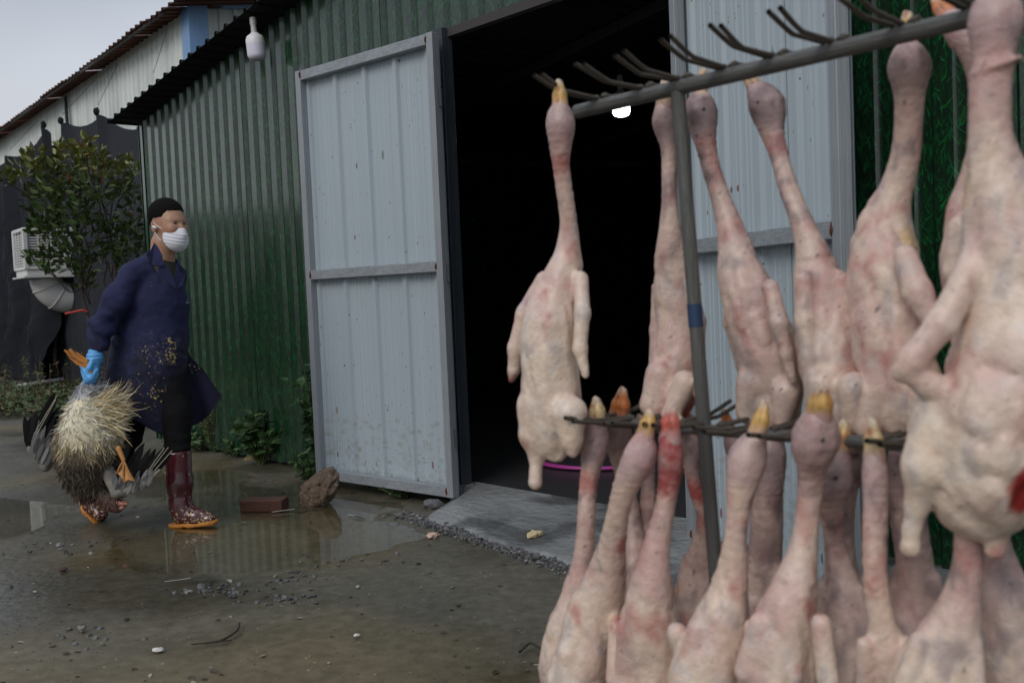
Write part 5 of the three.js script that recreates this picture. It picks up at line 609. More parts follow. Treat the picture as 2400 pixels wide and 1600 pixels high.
// ---------------------------------------------------------------- plucked geese: axis from beak tip to tail, limbs and marks, each [x, y, z, radius]
const GEESE = {G1:{a:[[0.136,1.712,-2.254,0.0069],[0.139,1.666,-2.251,0.0158],[0.14,1.617,-2.25,0.0325],[0.135,1.565,-2.255,0.0236],[0.131,1.527,-2.26,0.0182],[0.126,1.459,-2.264,0.0182],[0.121,1.391,-2.27,0.0201],[0.115,1.333,-2.277,0.0293],[0.11,1.283,-2.282,0.0441],[0.098,1.214,-2.295,0.061],[0.092,1.134,-2.302,0.0685],[0.092,1.053,-2.302,0.0704],[0.09,0.971,-2.303,0.0704],[0.092,0.91,-2.302,0.0537],[0.099,0.881,-2.294,0.0277]],l:[[[0.066,1.276,-2.329,0.0183],[0.033,1.195,-2.366,0.0207],[0.016,1.112,-2.384,0.0188],[0.008,1.059,-2.393,0.0136],[0.001,1.036,-2.4,0.0084]],[[0.147,1.271,-2.242,0.0177],[0.16,1.193,-2.227,0.0175],[0.159,1.115,-2.228,0.0156],[0.168,1.056,-2.219,0.0087]],[[0.05,0.983,-2.302,0.0423],[0.047,0.912,-2.306,0.0343],[0.055,0.859,-2.313,0.0172],[0.055,0.828,-2.312,0.0131],[0.055,0.803,-2.312,0.0172]],[[0.125,0.968,-2.237,0.043],[0.13,0.909,-2.231,0.0254],[0.133,0.884,-2.228,0.0146]],[[0.098,0.901,-2.295,0.0221],[0.104,0.871,-2.289,0.01]]],s:[[0.129,1.535,-2.261,0.0257,'r'],[0.001,1.04,-2.4,0.0168,'R'],[0.139,1.613,-2.25,0.0236,'b'],[0.065,1.01,-2.33,0.051,'p'],[0.044,1.216,-2.354,0.0257,'v']]},G2:{a:[[0.392,1.718,-2.345,0.0082],[0.386,1.679,-2.351,0.0165],[0.383,1.625,-2.355,0.0268],[0.39,1.573,-2.347,0.0189],[0.392,1.506,-2.345,0.0179],[0.393,1.435,-2.344,0.0189],[0.391,1.375,-2.346,0.0264],[0.385,1.314,-2.353,0.0398],[0.38,1.242,-2.358,0.0522],[0.382,1.16,-2.356,0.0588],[0.382,1.077,-2.356,0.0607],[0.377,0.994,-2.361,0.0589],[0.371,0.93,-2.368,0.04]],l:[[[0.4,1.251,-2.263,0.0158],[0.403,1.162,-2.244,0.0177],[0.411,1.064,-2.236,0.0137],[0.414,1.0,-2.232,0.0117]],[[0.344,1.244,-2.396,0.0147],[0.332,1.139,-2.41,0.0148],[0.331,1.054,-2.411,0.0105]],[[0.338,1.04,-2.33,0.0346],[0.327,0.967,-2.342,0.0266],[0.343,0.932,-2.324,0.0142]],[[0.389,1.022,-2.274,0.0298],[0.364,0.951,-2.287,0.02],[0.384,0.933,-2.265,0.0099]]],s:[[0.428,0.992,-2.306,0.0202,'R'],[0.398,0.954,-2.339,0.0409,'R'],[0.395,1.617,-2.341,0.0205,'b'],[0.415,1.21,-2.32,0.0264,'v']]},G3:{a:[[0.449,1.732,-2.283,0.008],[0.446,1.689,-2.287,0.015],[0.455,1.631,-2.277,0.0378],[0.465,1.563,-2.266,0.0228],[0.475,1.492,-2.255,0.02],[0.489,1.422,-2.24,0.0234],[0.507,1.343,-2.221,0.034],[0.52,1.274,-2.206,0.0497],[0.54,1.197,-2.185,0.0615],[0.551,1.12,-2.173,0.0699],[0.557,1.044,-2.167,0.0715],[0.552,0.967,-2.171,0.0646],[0.546,0.923,-2.178,0.0421]],l:[[[0.554,1.234,-2.081,0.0182],[0.561,1.161,-2.059,0.018],[0.563,1.098,-2.056,0.0135],[0.566,1.042,-2.053,0.0099]],[[0.504,1.246,-2.223,0.0175],[0.498,1.159,-2.23,0.0156],[0.499,1.051,-2.228,0.0088]],[[0.504,1.029,-2.149,0.0357],[0.491,0.961,-2.163,0.0265]],[[0.559,1.013,-2.09,0.0311],[0.55,0.948,-2.1,0.0202]]],s:[[0.465,1.563,-2.266,0.0218,'r'],[0.453,1.677,-2.278,0.0199,'y'],[0.513,1.284,-2.214,0.0252,'r'],[0.588,1.034,-2.133,0.0131,'R'],[0.499,1.041,-2.229,0.0136,'R'],[0.454,1.628,-2.277,0.0339,'b'],[0.555,1.13,-2.168,0.0285,'v'],[0.536,1.139,-2.188,0.0383,'b']]},G4:{a:[[0.524,1.722,-2.202,0.0077],[0.532,1.685,-2.193,0.0153],[0.555,1.628,-2.168,0.0398],[0.566,1.565,-2.156,0.0243],[0.585,1.501,-2.135,0.0189],[0.605,1.434,-2.114,0.0204],[0.625,1.368,-2.093,0.0236],[0.637,1.312,-2.079,0.0318],[0.646,1.248,-2.07,0.0483],[0.655,1.175,-2.06,0.058],[0.663,1.103,-2.051,0.0627],[0.672,1.032,-2.042,0.0657],[0.68,0.969,-2.032,0.0621],[0.683,0.924,-2.029,0.0392]],l:[[[0.602,1.249,-2.029,0.0177],[0.604,1.161,-2.027,0.0213],[0.611,1.09,-2.019,0.0177],[0.62,1.001,-2.009,0.0123]],[[0.679,1.246,-2.034,0.0178],[0.694,1.157,-2.018,0.0177],[0.702,1.06,-2.009,0.0105]],[[0.634,1.036,-2.008,0.0351],[0.623,0.964,-2.021,0.0265]],[[0.682,1.03,-1.956,0.0342],[0.678,0.961,-1.961,0.0257]]],s:[[0.579,1.53,-2.142,0.0281,'r'],[0.63,1.358,-2.087,0.0219,'r'],[0.636,1.42,-2.08,0.0127,'r'],[0.555,1.628,-2.168,0.0379,'b'],[0.538,1.674,-2.187,0.0115,'r'],[0.627,1.139,-2.09,0.0329,'v'],[0.678,1.023,-2.035,0.0356,'r']]},G5:{a:[[0.784,1.741,-1.92,0.0076],[0.783,1.692,-1.921,0.0151],[0.785,1.642,-1.919,0.0378],[0.781,1.594,-1.924,0.0279],[0.774,1.542,-1.931,0.0256],[0.764,1.477,-1.941,0.0273],[0.748,1.412,-1.959,0.0331],[0.736,1.359,-1.972,0.0492],[0.737,1.303,-1.971,0.0634],[0.745,1.234,-1.962,0.075],[0.753,1.157,-1.954,0.0786],[0.758,1.079,-1.948,0.0784],[0.765,1.003,-1.94,0.0718],[0.771,0.952,-1.934,0.0451]],l:[[[0.741,1.282,-1.863,0.0228],[0.756,1.216,-1.833,0.0256],[0.774,1.16,-1.813,0.0174]],[[0.705,1.28,-2.005,0.021],[0.698,1.192,-2.014,0.0194],[0.709,1.104,-2.002,0.0123]],[[0.704,1.023,-1.933,0.0372],[0.696,0.954,-1.941,0.0255]],[[0.774,1.028,-1.857,0.0357],[0.767,0.961,-1.864,0.0245]]],s:[[0.77,1.58,-1.935,0.0127,'R'],[0.775,1.224,-1.93,0.0371,'v'],[0.77,1.308,-1.935,0.0254,'y'],[0.787,1.662,-1.916,0.0168,'p'],[0.76,1.411,-1.946,0.0153,'r'],[0.784,1.282,-1.919,0.0118,'r']]},G6:{a:[[0.759,1.705,-1.548,0.0081],[0.76,1.672,-1.547,0.0169],[0.763,1.629,-1.545,0.0392],[0.762,1.577,-1.545,0.0292],[0.759,1.531,-1.549,0.0287],[0.758,1.465,-1.55,0.0299],[0.759,1.412,-1.549,0.0399],[0.761,1.371,-1.546,0.0572],[0.767,1.317,-1.54,0.0756],[0.775,1.236,-1.532,0.0875],[0.778,1.155,-1.528,0.0935],[0.774,1.074,-1.533,0.0987],[0.762,1.005,-1.545,0.0995],[0.751,0.935,-1.558,0.0909],[0.736,0.884,-1.574,0.0659],[0.733,0.851,-1.577,0.0267]],l:[[[0.718,1.305,-1.534,0.0201],[0.684,1.239,-1.512,0.0238],[0.649,1.171,-1.52,0.0233],[0.616,1.116,-1.541,0.0209],[0.604,1.095,-1.555,0.0136]],[[0.61,1.101,-1.548,0.0176],[0.647,1.077,-1.552,0.0204],[0.692,1.059,-1.547,0.0257]],[[0.691,1.025,-1.578,0.0511],[0.656,0.944,-1.572,0.0385],[0.643,0.878,-1.586,0.0187],[0.636,0.838,-1.593,0.0132],[0.635,0.809,-1.594,0.0167]],[[0.772,0.925,-1.535,0.0403],[0.758,0.853,-1.55,0.0176],[0.753,0.81,-1.555,0.0163]],[[0.806,1.286,-1.498,0.0262],[0.817,1.155,-1.486,0.026],[0.812,1.063,-1.492,0.013]]],s:[[0.649,1.08,-1.668,0.0248,'R'],[0.701,1.127,-1.611,0.0155,'R'],[0.771,1.571,-1.536,0.0148,'r'],[0.712,1.225,-1.599,0.0238,'v'],[0.746,1.353,-1.563,0.041,'y'],[0.713,0.951,-1.598,0.028,'p']]},G7:{a:[[0.817,1.756,-1.884,0.0074],[0.83,1.729,-1.869,0.0147],[0.852,1.689,-1.847,0.0291],[0.867,1.638,-1.83,0.0206],[0.874,1.59,-1.822,0.0205],[0.875,1.503,-1.821,0.0234],[0.866,1.411,-1.83,0.0309],[0.863,1.348,-1.834,0.0458],[0.867,1.267,-1.829,0.0604],[0.87,1.171,-1.827,0.0676],[0.87,1.067,-1.826,0.0676],[0.867,0.978,-1.829,0.0589],[0.865,0.929,-1.832,0.0339]],l:[[[0.824,1.331,-1.802,0.0205],[0.815,1.253,-1.812,0.019],[0.817,1.174,-1.81,0.0127]]],s:[[0.852,1.689,-1.847,0.0242,'p']]},L1:{a:[[0.169,0.993,-2.262,0.0079],[0.168,0.953,-2.264,0.0178],[0.164,0.892,-2.267,0.0327],[0.162,0.836,-2.27,0.0228],[0.16,0.801,-2.272,0.021],[0.159,0.719,-2.273,0.021],[0.15,0.636,-2.283,0.0239],[0.138,0.571,-2.296,0.0314],[0.126,0.495,-2.309,0.0492],[0.116,0.408,-2.32,0.0619],[0.109,0.3,-2.328,0.0701],[0.105,0.192,-2.332,0.067],[0.104,0.084,-2.333,0.0399]],l:[],s:[[0.16,0.801,-2.272,0.0298,'r'],[0.163,0.882,-2.269,0.0278,'b']]},L3:{a:[[0.282,0.99,-2.037,0.008],[0.276,0.954,-2.043,0.0161],[0.266,0.895,-2.053,0.0341],[0.24,0.83,-2.082,0.0251],[0.216,0.755,-2.108,0.0246],[0.192,0.683,-2.134,0.0309],[0.168,0.614,-2.16,0.0435],[0.145,0.539,-2.185,0.0564],[0.129,0.459,-2.203,0.061],[0.116,0.365,-2.216,0.0678],[0.107,0.239,-2.226,0.0681],[0.106,0.137,-2.227,0.043]],l:[[[0.104,0.54,-2.171,0.019],[0.09,0.443,-2.171,0.0228],[0.086,0.343,-2.175,0.0171]],[[0.191,0.51,-2.136,0.0224],[0.195,0.395,-2.131,0.0224]]],s:[[0.218,0.699,-2.106,0.0184,'r'],[0.22,0.623,-2.104,0.0221,'R'],[0.265,0.893,-2.055,0.0306,'p'],[0.112,0.423,-2.221,0.0389,'v'],[0.203,0.514,-2.122,0.0223,'R']]},L2:{a:[[0.274,1.003,-2.384,0.0083],[0.26,0.947,-2.399,0.022],[0.242,0.892,-2.419,0.037],[0.241,0.827,-2.42,0.0263],[0.245,0.758,-2.416,0.0214],[0.261,0.675,-2.399,0.0232],[0.276,0.572,-2.382,0.0383],[0.28,0.466,-2.378,0.0536],[0.279,0.358,-2.379,0.0594],[0.274,0.226,-2.384,0.0576],[0.271,0.116,-2.388,0.0384]],l:[],s:[[0.265,0.958,-2.394,0.0209,'o'],[0.242,0.887,-2.419,0.036,'b']]},L4:{a:[[0.326,0.997,-2.019,0.0088],[0.321,0.954,-2.023,0.0186],[0.319,0.896,-2.026,0.0266],[0.312,0.831,-2.034,0.0213],[0.301,0.756,-2.045,0.023],[0.291,0.681,-2.056,0.0314],[0.283,0.614,-2.064,0.0456],[0.272,0.535,-2.077,0.0662],[0.256,0.445,-2.094,0.0801],[0.249,0.328,-2.102,0.0834],[0.247,0.202,-2.104,0.0522]],l:[[[0.216,0.524,-2.064,0.0217],[0.196,0.413,-2.086,0.0237]],[[0.314,0.546,-1.987,0.0209],[0.322,0.441,-1.978,0.0208]]],s:[[0.32,0.941,-2.024,0.0443,'R'],[0.318,0.86,-2.027,0.0399,'R'],[0.301,0.756,-2.045,0.0233,'b'],[0.285,0.661,-2.063,0.018,'r']]},L5:{a:[[0.458,1.016,-1.875,0.0066],[0.451,0.968,-1.882,0.0148],[0.437,0.904,-1.898,0.0365],[0.431,0.844,-1.904,0.0268],[0.426,0.783,-1.91,0.0215],[0.419,0.721,-1.918,0.0247],[0.41,0.658,-1.927,0.035],[0.398,0.585,-1.94,0.0561],[0.381,0.5,-1.958,0.0688],[0.369,0.397,-1.971,0.0742],[0.365,0.269,-1.976,0.0447]],l:[[[0.347,0.576,-1.922,0.0202],[0.329,0.474,-1.941,0.0238]],[[0.437,0.596,-1.853,0.0178],[0.445,0.498,-1.845,0.0178]]],s:[[0.431,0.784,-1.904,0.0142,'R'],[0.438,0.902,-1.897,0.0282,'p'],[0.417,0.669,-1.919,0.0168,'r']]},L6:{a:[[0.555,1.053,-1.755,0.0077],[0.546,1.016,-1.765,0.0201],[0.533,0.96,-1.779,0.0436],[0.522,0.903,-1.791,0.0252],[0.515,0.845,-1.798,0.0217],[0.511,0.78,-1.803,0.0232],[0.506,0.714,-1.808,0.0335],[0.498,0.647,-1.817,0.0527],[0.486,0.577,-1.83,0.0676],[0.477,0.49,-1.839,0.0793],[0.474,0.388,-1.843,0.0757],[0.473,0.295,-1.844,0.0442]],l:[[[0.439,0.619,-1.808,0.0206],[0.414,0.526,-1.819,0.0239]],[[0.53,0.639,-1.738,0.0182],[0.537,0.539,-1.731,0.0197]]],s:[[0.503,0.9,-1.812,0.0143,'R'],[0.554,1.024,-1.756,0.0138,'y'],[0.534,0.96,-1.778,0.0358,'b'],[0.517,0.66,-1.796,0.0236,'r']]},L7:{a:[[0.648,0.969,-1.92,0.0076],[0.64,0.928,-1.928,0.0186],[0.627,0.862,-1.942,0.0425],[0.619,0.8,-1.952,0.0267],[0.614,0.729,-1.957,0.0205],[0.619,0.651,-1.951,0.0314],[0.627,0.566,-1.943,0.0502],[0.631,0.47,-1.938,0.0533],[0.63,0.372,-1.94,0.0506],[0.628,0.274,-1.942,0.0323]],l:[],s:[[0.626,0.857,-1.944,0.0391,'b'],[0.614,0.729,-1.957,0.0257,'b']]},L8:{a:[[0.622,0.999,-1.712,0.0067],[0.622,0.951,-1.712,0.015],[0.623,0.905,-1.711,0.0224],[0.624,0.859,-1.71,0.0206],[0.624,0.783,-1.71,0.02],[0.626,0.707,-1.708,0.0208],[0.629,0.646,-1.704,0.0251],[0.631,0.593,-1.702,0.0391],[0.633,0.516,-1.701,0.0475],[0.632,0.423,-1.701,0.0447],[0.631,0.344,-1.702,0.0233]],l:[[[0.589,0.615,-1.689,0.0148],[0.576,0.539,-1.688,0.0162]],[[0.661,0.618,-1.67,0.0161],[0.667,0.545,-1.663,0.016]]],s:[[0.623,0.897,-1.711,0.021,'p'],[0.625,0.714,-1.709,0.0179,'r']]},L9:{a:[[0.741,0.987,-1.583,0.0069],[0.739,0.952,-1.585,0.0153],[0.735,0.909,-1.589,0.032],[0.731,0.858,-1.593,0.0231],[0.729,0.786,-1.596,0.0218],[0.722,0.734,-1.603,0.0266],[0.714,0.681,-1.612,0.0396],[0.699,0.625,-1.628,0.0542],[0.69,0.554,-1.638,0.07],[0.686,0.463,-1.642,0.069],[0.687,0.373,-1.641,0.0357]],l:[[[0.653,0.65,-1.605,0.0168],[0.633,0.575,-1.612,0.0183]],[[0.733,0.651,-1.592,0.0167],[0.739,0.574,-1.585,0.0166]]],s:[[0.733,0.78,-1.592,0.0097,'R'],[0.746,0.805,-1.577,0.0207,'b']]},M1:{a:[[0.419,0.937,-2.345,0.0072],[0.42,0.905,-2.344,0.0144],[0.422,0.854,-2.342,0.0266],[0.426,0.807,-2.338,0.0169],[0.433,0.757,-2.33,0.0169],[0.44,0.696,-2.323,0.0187],[0.42,0.608,-2.344,0.0321],[0.409,0.52,-2.356,0.0555],[0.411,0.415,-2.353,0.0612],[0.415,0.299,-2.349,0.0611],[0.412,0.169,-2.353,0.037]],l:[],s:[[0.431,0.767,-2.332,0.0306,'R'],[0.438,0.695,-2.325,0.0264,'r']]},M2:{a:[[0.316,0.927,-2.457,0.0075],[0.317,0.889,-2.456,0.015],[0.319,0.835,-2.454,0.0258],[0.325,0.781,-2.448,0.0187],[0.328,0.705,-2.444,0.0197],[0.329,0.607,-2.443,0.0295],[0.325,0.507,-2.447,0.0492],[0.322,0.396,-2.45,0.0611],[0.323,0.263,-2.45,0.0611],[0.319,0.15,-2.453,0.0395]],l:[],s:[[0.324,0.77,-2.448,0.0321,'b']]},M3:{a:[[0.56,0.956,-2.178,0.0076],[0.557,0.918,-2.18,0.0172],[0.556,0.864,-2.182,0.0363],[0.556,0.791,-2.182,0.0334],[0.552,0.712,-2.186,0.0352],[0.544,0.632,-2.195,0.0371],[0.533,0.56,-2.207,0.0454],[0.525,0.468,-2.215,0.0551],[0.52,0.355,-2.22,0.0579],[0.517,0.222,-2.224,0.037]],l:[],s:[[0.557,0.83,-2.181,0.0572,'b'],[0.547,0.672,-2.191,0.0479,'b']]},M4:{a:[[0.484,0.951,-2.29,0.007],[0.485,0.91,-2.288,0.013],[0.49,0.86,-2.283,0.022],[0.497,0.811,-2.276,0.0147],[0.502,0.756,-2.27,0.0155],[0.498,0.664,-2.275,0.0201],[0.487,0.569,-2.286,0.0368],[0.481,0.464,-2.292,0.0553],[0.478,0.338,-2.296,0.0591],[0.475,0.211,-2.299,0.037]],l:[],s:[[0.485,0.946,-2.288,0.026,'o'],[0.5,0.755,-2.272,0.0298,'b']]},M5:{a:[[0.773,0.976,-1.947,0.0077],[0.773,0.941,-1.946,0.017],[0.775,0.894,-1.944,0.034],[0.772,0.829,-1.948,0.0314],[0.77,0.759,-1.949,0.0329],[0.77,0.671,-1.949,0.0361],[0.769,0.592,-1.951,0.0447],[0.768,0.512,-1.952,0.058],[0.767,0.414,-1.953,0.0608],[0.766,0.307,-1.954,0.0354]],l:[],s:[[0.773,0.864,-1.946,0.0511,'b'],[0.773,0.759,-1.947,0.0426,'b'],[0.772,0.976,-1.948,0.0136,'y']]},M6:{a:[[0.704,0.934,-2.051,0.0072],[0.701,0.902,-2.054,0.0153],[0.698,0.851,-2.058,0.0288],[0.693,0.8,-2.063,0.0199],[0.69,0.726,-2.066,0.0216],[0.687,0.641,-2.07,0.03],[0.687,0.548,-2.069,0.0483],[0.688,0.455,-2.068,0.0566],[0.686,0.341,-2.07,0.055],[0.685,0.265,-2.071,0.0333]],l:[],s:[[0.69,0.735,-2.066,0.0361,'b']]},M7:{a:[[0.872,0.951,-1.794,0.0071],[0.872,0.915,-1.795,0.0157],[0.872,0.863,-1.794,0.0298],[0.873,0.807,-1.794,0.0202],[0.873,0.751,-1.794,0.0231],[0.875,0.695,-1.792,0.0404],[0.879,0.631,-1.787,0.0582],[0.884,0.552,-1.781,0.0632],[0.885,0.455,-1.781,0.0619],[0.884,0.357,-1.782,0.0361]],l:[],s:[[0.875,0.743,-1.791,0.0266,'b']]}};
const RB = V(0.678, 0, 0.735).normalize(), RN = V(-0.735, 0, 0.678).normalize(), R0 = V(0.178, 1.672, -2.4); // rack direction, its near side, left end of top bar
M.skin = new THREE.MeshPhysicalMaterial({ vertexColors: true, roughness: 0.5, clearcoat: 0.35, clearcoatRoughness: 0.33, bumpScale: 0.003 });
M.skin.bumpMap = tex(512, 512, (u, v, i, j) => 0.5 + 0.5 * tile(u, v, 12, 6.2, 4) + 0.35 * tile(u, v, 60, 1.2, 2), false, [5, 5]);
M.beak = new THREE.MeshPhysicalMaterial({ vertexColors: true, roughness: 0.4, clearcoat: 0.2 });
M.eye = std([0.06, 0.06, 0.075], 0.3);
function goose(key, data, label, style, group) {
  const ax = data.a, limbs = data.l, spots = data.s, sd = key.charCodeAt(0) * 3.1 + +key.slice(1) * 7.7;
  // gentle bends in depth so that no carcass hangs in one flat plane
  const dep = y => 0.018 * Math.sin(y * 7 + sd) + 0.012 * Math.sin(y * 15 + sd * 2);
  const bend = p => { const k = dep(p[1]); return [p[0] + RN.x * k, p[1], p[2] + RN.z * k, p[3]]; };
  let A = ax.map(bend), Ls = limbs.map(l => l.map(bend)), S = spots.map(s => [...bend(s), s[4]]);
  const base = A[A.length - 1], O = [base[0], base[1], base[2]];
  const rel = q => [q[0] - O[0], q[1] - O[1], q[2] - O[2], q[3], q[4]];
  A = A.map(rel); Ls = Ls.map(l => l.map(rel)); S = S.map(rel);
  const cr = (p, q, r, t, u) => 0.5 * (2 * q + (r - p) * u + (2 * p - 5 * q + 4 * r - t) * u * u + (3 * q - p - 3 * r + t) * u * u * u);
  const body = []; { const hm = A[1].map((v, e) => e < 3 ? mix(v, A[2][e], 0.42) : mix(v * 1.1, A[2][3], 0.3)), k = [hm.slice(0, 4), ...A.slice(2)], g = i => k[Math.min(k.length - 1, Math.max(0, i))]; for (let i = 0; i < k.length - 1; i++) for (let u = 0; u < 3; u++) body.push([0, 1, 2, 3].map(e => cr(g(i - 1)[e], g(i)[e], g(i + 1)[e], g(i + 2)[e], u / 3))); body.push(k[k.length - 1].slice(0, 4)); }
  const [lo, hi] = bounds([...A.slice(1), ...Ls.flat()], 0.02);
  // the fat of the body is a little deeper than wide: squeeze the depth axis of the query
  const n = body.length;
  if (!Ls.length) { // seen only from behind other birds: plain folded wings
    const c = body[n - 12], d = body[n - 8]; for (const s of [-1, 1]) Ls.push([[c[0] + RB.x * s * c[3] * 0.9, c[1], c[2] + RB.z * s * c[3] * 0.9, 0.018], [d[0] + RB.x * s * d[3] * 0.98, d[1], d[2] + RB.z * s * d[3] * 0.98, 0.02], [d[0] + RB.x * s * d[3] * 0.9, d[1] - 0.1, d[2] + RB.z * s * d[3] * 0.9, 0.012]]);
  }
  const cuts = (style.cut || []).map(bend).map(rel), rings = (style.ring || []).map(bend).map(rel);
  const sdf = (x, y, z) => {
    let d = 1e9, R = 0.03, best = 1e9; const wx = x + O[0], wy = y + O[1], wz = z + O[2];
    for (let i = 0; i < n - 1; i++) { const a = body[i], b = body[i + 1]; if (y > Math.max(a[1] + a[3], b[1] + b[3]) + 0.12 || y < Math.min(a[1] - a[3], b[1] - b[3]) - 0.12) continue; const k = Math.min(a[3], b[3]), e = bone(x, y, z, a, b); if (e < best) { best = e; const t = clamp((y - a[1]) / (b[1] - a[1] - 1e-6)); R = mix(a[3], b[3], t); } d = smin(d, e, 0.004); }
    if (d < 0.07 && d > -0.06) {
      // loose skin: broad hollows, upright folds on the trunk, rings on the nape
      const fold = fbm(wx * 34 + sd, wy * 7, wz * 34, 3), lump = fbm(wx * 9 + sd, wy * 7, wz * 9, 2);
      d += R * ((0.1 + 0.1 * sm(0.03, 0.06, R)) * lump + 0.1 * fold) + 0.0016 * fbm(wx * 60, wy * 60 + sd, wz * 60, 2);
      if (R > 0.04) { const cre = 1 - Math.abs(4.2 * fbm(wx * 11 + wy * 5 + sd, wy * 5 - wx * 3, wz * 11, 2)); if (cre > 0) d += 0.1 * R * cre * cre; }
      if (R < 0.045) d += 0.0013 * Math.sin(y * 420 + 6 * fold) * sm(0.1, 0.0, Math.abs(y - A[3][1]));
    }
    for (const l of Ls) { let e = 1e9; for (let i = 0; i < l.length - 1; i++) e = smin(e, bone(x, y, z, l[i], l[i + 1]), 0.01); if (e < 0.05) e += 0.002 * fbm(wx * 50, wy * 40 + sd, wz * 50, 2); d = smin(d, e, 0.009); }
    for (const r of rings) { const q = Math.hypot(x - r[0], z - r[2]) - r[3]; d = smin(d, Math.hypot(q, y - r[1] - 0.25 * (x - r[0])) - 0.0045, 0.006); }
    for (const c of cuts) d = smax(d, c[3] + 0.02 * fbm(wx * 22, wy * 22, wz * 22, 2) - Math.hypot(x - c[0], (y - c[1]) * 0.8, z - c[2]), 0.005);
    return d;
  };
  const headY = A[2][1], neckY = A[Math.min(6, A.length - 2)][1];
  const C = { cream: [0.76, 0.61, 0.49], pink: [0.64, 0.42, 0.37], pale: [0.84, 0.75, 0.66], r: [0.45, 0.15, 0.13], R: [0.33, 0.03, 0.03], b: [0.34, 0.25, 0.24], p: [0.7, 0.46, 0.46], v: [0.42, 0.36, 0.44], y: [0.7, 0.48, 0.17], o: [0.66, 0.17, 0.03] };
  const put = (o, c, t) => { t = clamp(t); for (let e = 0; e < 3; e++) o[e] = mix(o[e], c[e], t); };
  const col = (x, y, z, o) => {
    const wx = x + O[0], wy = y + O[1], wz = z + O[2], n1 = fbm(wx * 8 + sd, wy * 6, wz * 8, 3), n2 = fbm(wx * 26, wy * 15 + sd, wz * 26, 3), n3 = fbm(wx * 75, wy * 75, wz * 75 + sd, 2), n4 = fbm(wx * 40 + 31, wy * 10 + sd, wz * 40, 3);
    o[0] = C.cream[0]; o[1] = C.cream[1]; o[2] = C.cream[2];
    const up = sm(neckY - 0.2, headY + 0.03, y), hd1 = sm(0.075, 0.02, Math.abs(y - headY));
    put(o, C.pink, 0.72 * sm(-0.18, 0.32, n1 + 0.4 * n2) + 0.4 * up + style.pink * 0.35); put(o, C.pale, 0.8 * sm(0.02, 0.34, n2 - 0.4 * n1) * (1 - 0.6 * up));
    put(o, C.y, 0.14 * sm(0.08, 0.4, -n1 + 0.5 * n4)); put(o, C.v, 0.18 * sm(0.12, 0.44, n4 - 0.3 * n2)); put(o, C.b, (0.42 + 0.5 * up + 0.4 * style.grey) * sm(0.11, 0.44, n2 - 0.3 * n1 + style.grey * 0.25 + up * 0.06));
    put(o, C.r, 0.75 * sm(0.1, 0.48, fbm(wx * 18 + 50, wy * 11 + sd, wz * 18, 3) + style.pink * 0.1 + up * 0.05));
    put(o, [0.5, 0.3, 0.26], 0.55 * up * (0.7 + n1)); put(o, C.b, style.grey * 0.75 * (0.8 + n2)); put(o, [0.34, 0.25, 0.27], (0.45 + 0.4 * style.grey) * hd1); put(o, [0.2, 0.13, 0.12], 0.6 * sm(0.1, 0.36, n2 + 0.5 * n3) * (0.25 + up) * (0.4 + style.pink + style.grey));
    for (const s of S) { const d = Math.hypot(x - s[0], y - s[1], z - s[2]) / (s[3] * 1.25); if (d < 1.8) put(o, C[s[4]], (s[4] === 'R' ? 0.9 : s[4] === 'r' ? 0.85 : 0.6) * sm(1.3, 0.35, d + 0.8 * n2 + 0.7 * n3)); }
    for (const c of cuts) { const d = Math.hypot(x - c[0], (y - c[1]) * 0.8, z - c[2]) - c[3]; if (d < 0.012) { put(o, [0.3, 0.018, 0.014], sm(0.012, 0.002, d + 0.01 * n2)); put(o, [0.5, 0.1, 0.05], 0.6 * sm(0.1, 0.3, n4)); } }
    if (n3 > 0.32 - 0.12 * n1) put(o, [0.07, 0.055, 0.055], 0.8 * sm(0.32, 0.42, n3 + 0.12 * n1) * (0.5 + style.grey + style.pink)); // stubs of dark pin feathers
    for (let e = 0; e < 3; e++) o[e] = clamp(o[e] * (1 + 0.3 * n3), 0.008, 0.9);
  };
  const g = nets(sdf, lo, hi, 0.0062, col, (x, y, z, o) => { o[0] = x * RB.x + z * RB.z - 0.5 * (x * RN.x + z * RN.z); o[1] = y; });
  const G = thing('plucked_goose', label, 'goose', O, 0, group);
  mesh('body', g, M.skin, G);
  // beak: upper and lower mandible pinched between the prongs
  const tip = A[0], bb = A[1], hd = A[2], up = V(tip[0] - bb[0], tip[1] - bb[1], tip[2] - bb[2]), side = V(hd[0] - bb[0], hd[1] - bb[1], hd[2] - bb[2]).cross(up).normalize(); if (!(side.length() > 0.5)) side.copy(RN);
  const across = RB.clone().multiplyScalar(1), L = up.length();
  for (const s of [-1, 1]) {
    const c0 = V(bb[0], bb[1], bb[2]).lerp(V(hd[0], hd[1], hd[2]), 0.4).addScaledVector(across, s * bb[3] * 0.4), c1 = V(bb[0], bb[1], bb[2]).addScaledVector(up, 0.35).addScaledVector(across, s * bb[3] * 0.36), c2 = V(tip[0], tip[1], tip[2]).addScaledVector(across, s * tip[3] * 0.35).addScaledVector(up, s > 0 ? -0.05 : 0.02);
    const pts = [[...c0.toArray(), bb[3] * 0.98], [...c1.toArray(), bb[3] * 0.72], [...c2.toArray(), tip[3] * 0.95]], [l2, h2] = bounds(pts, 0.012), bc = style.beak;
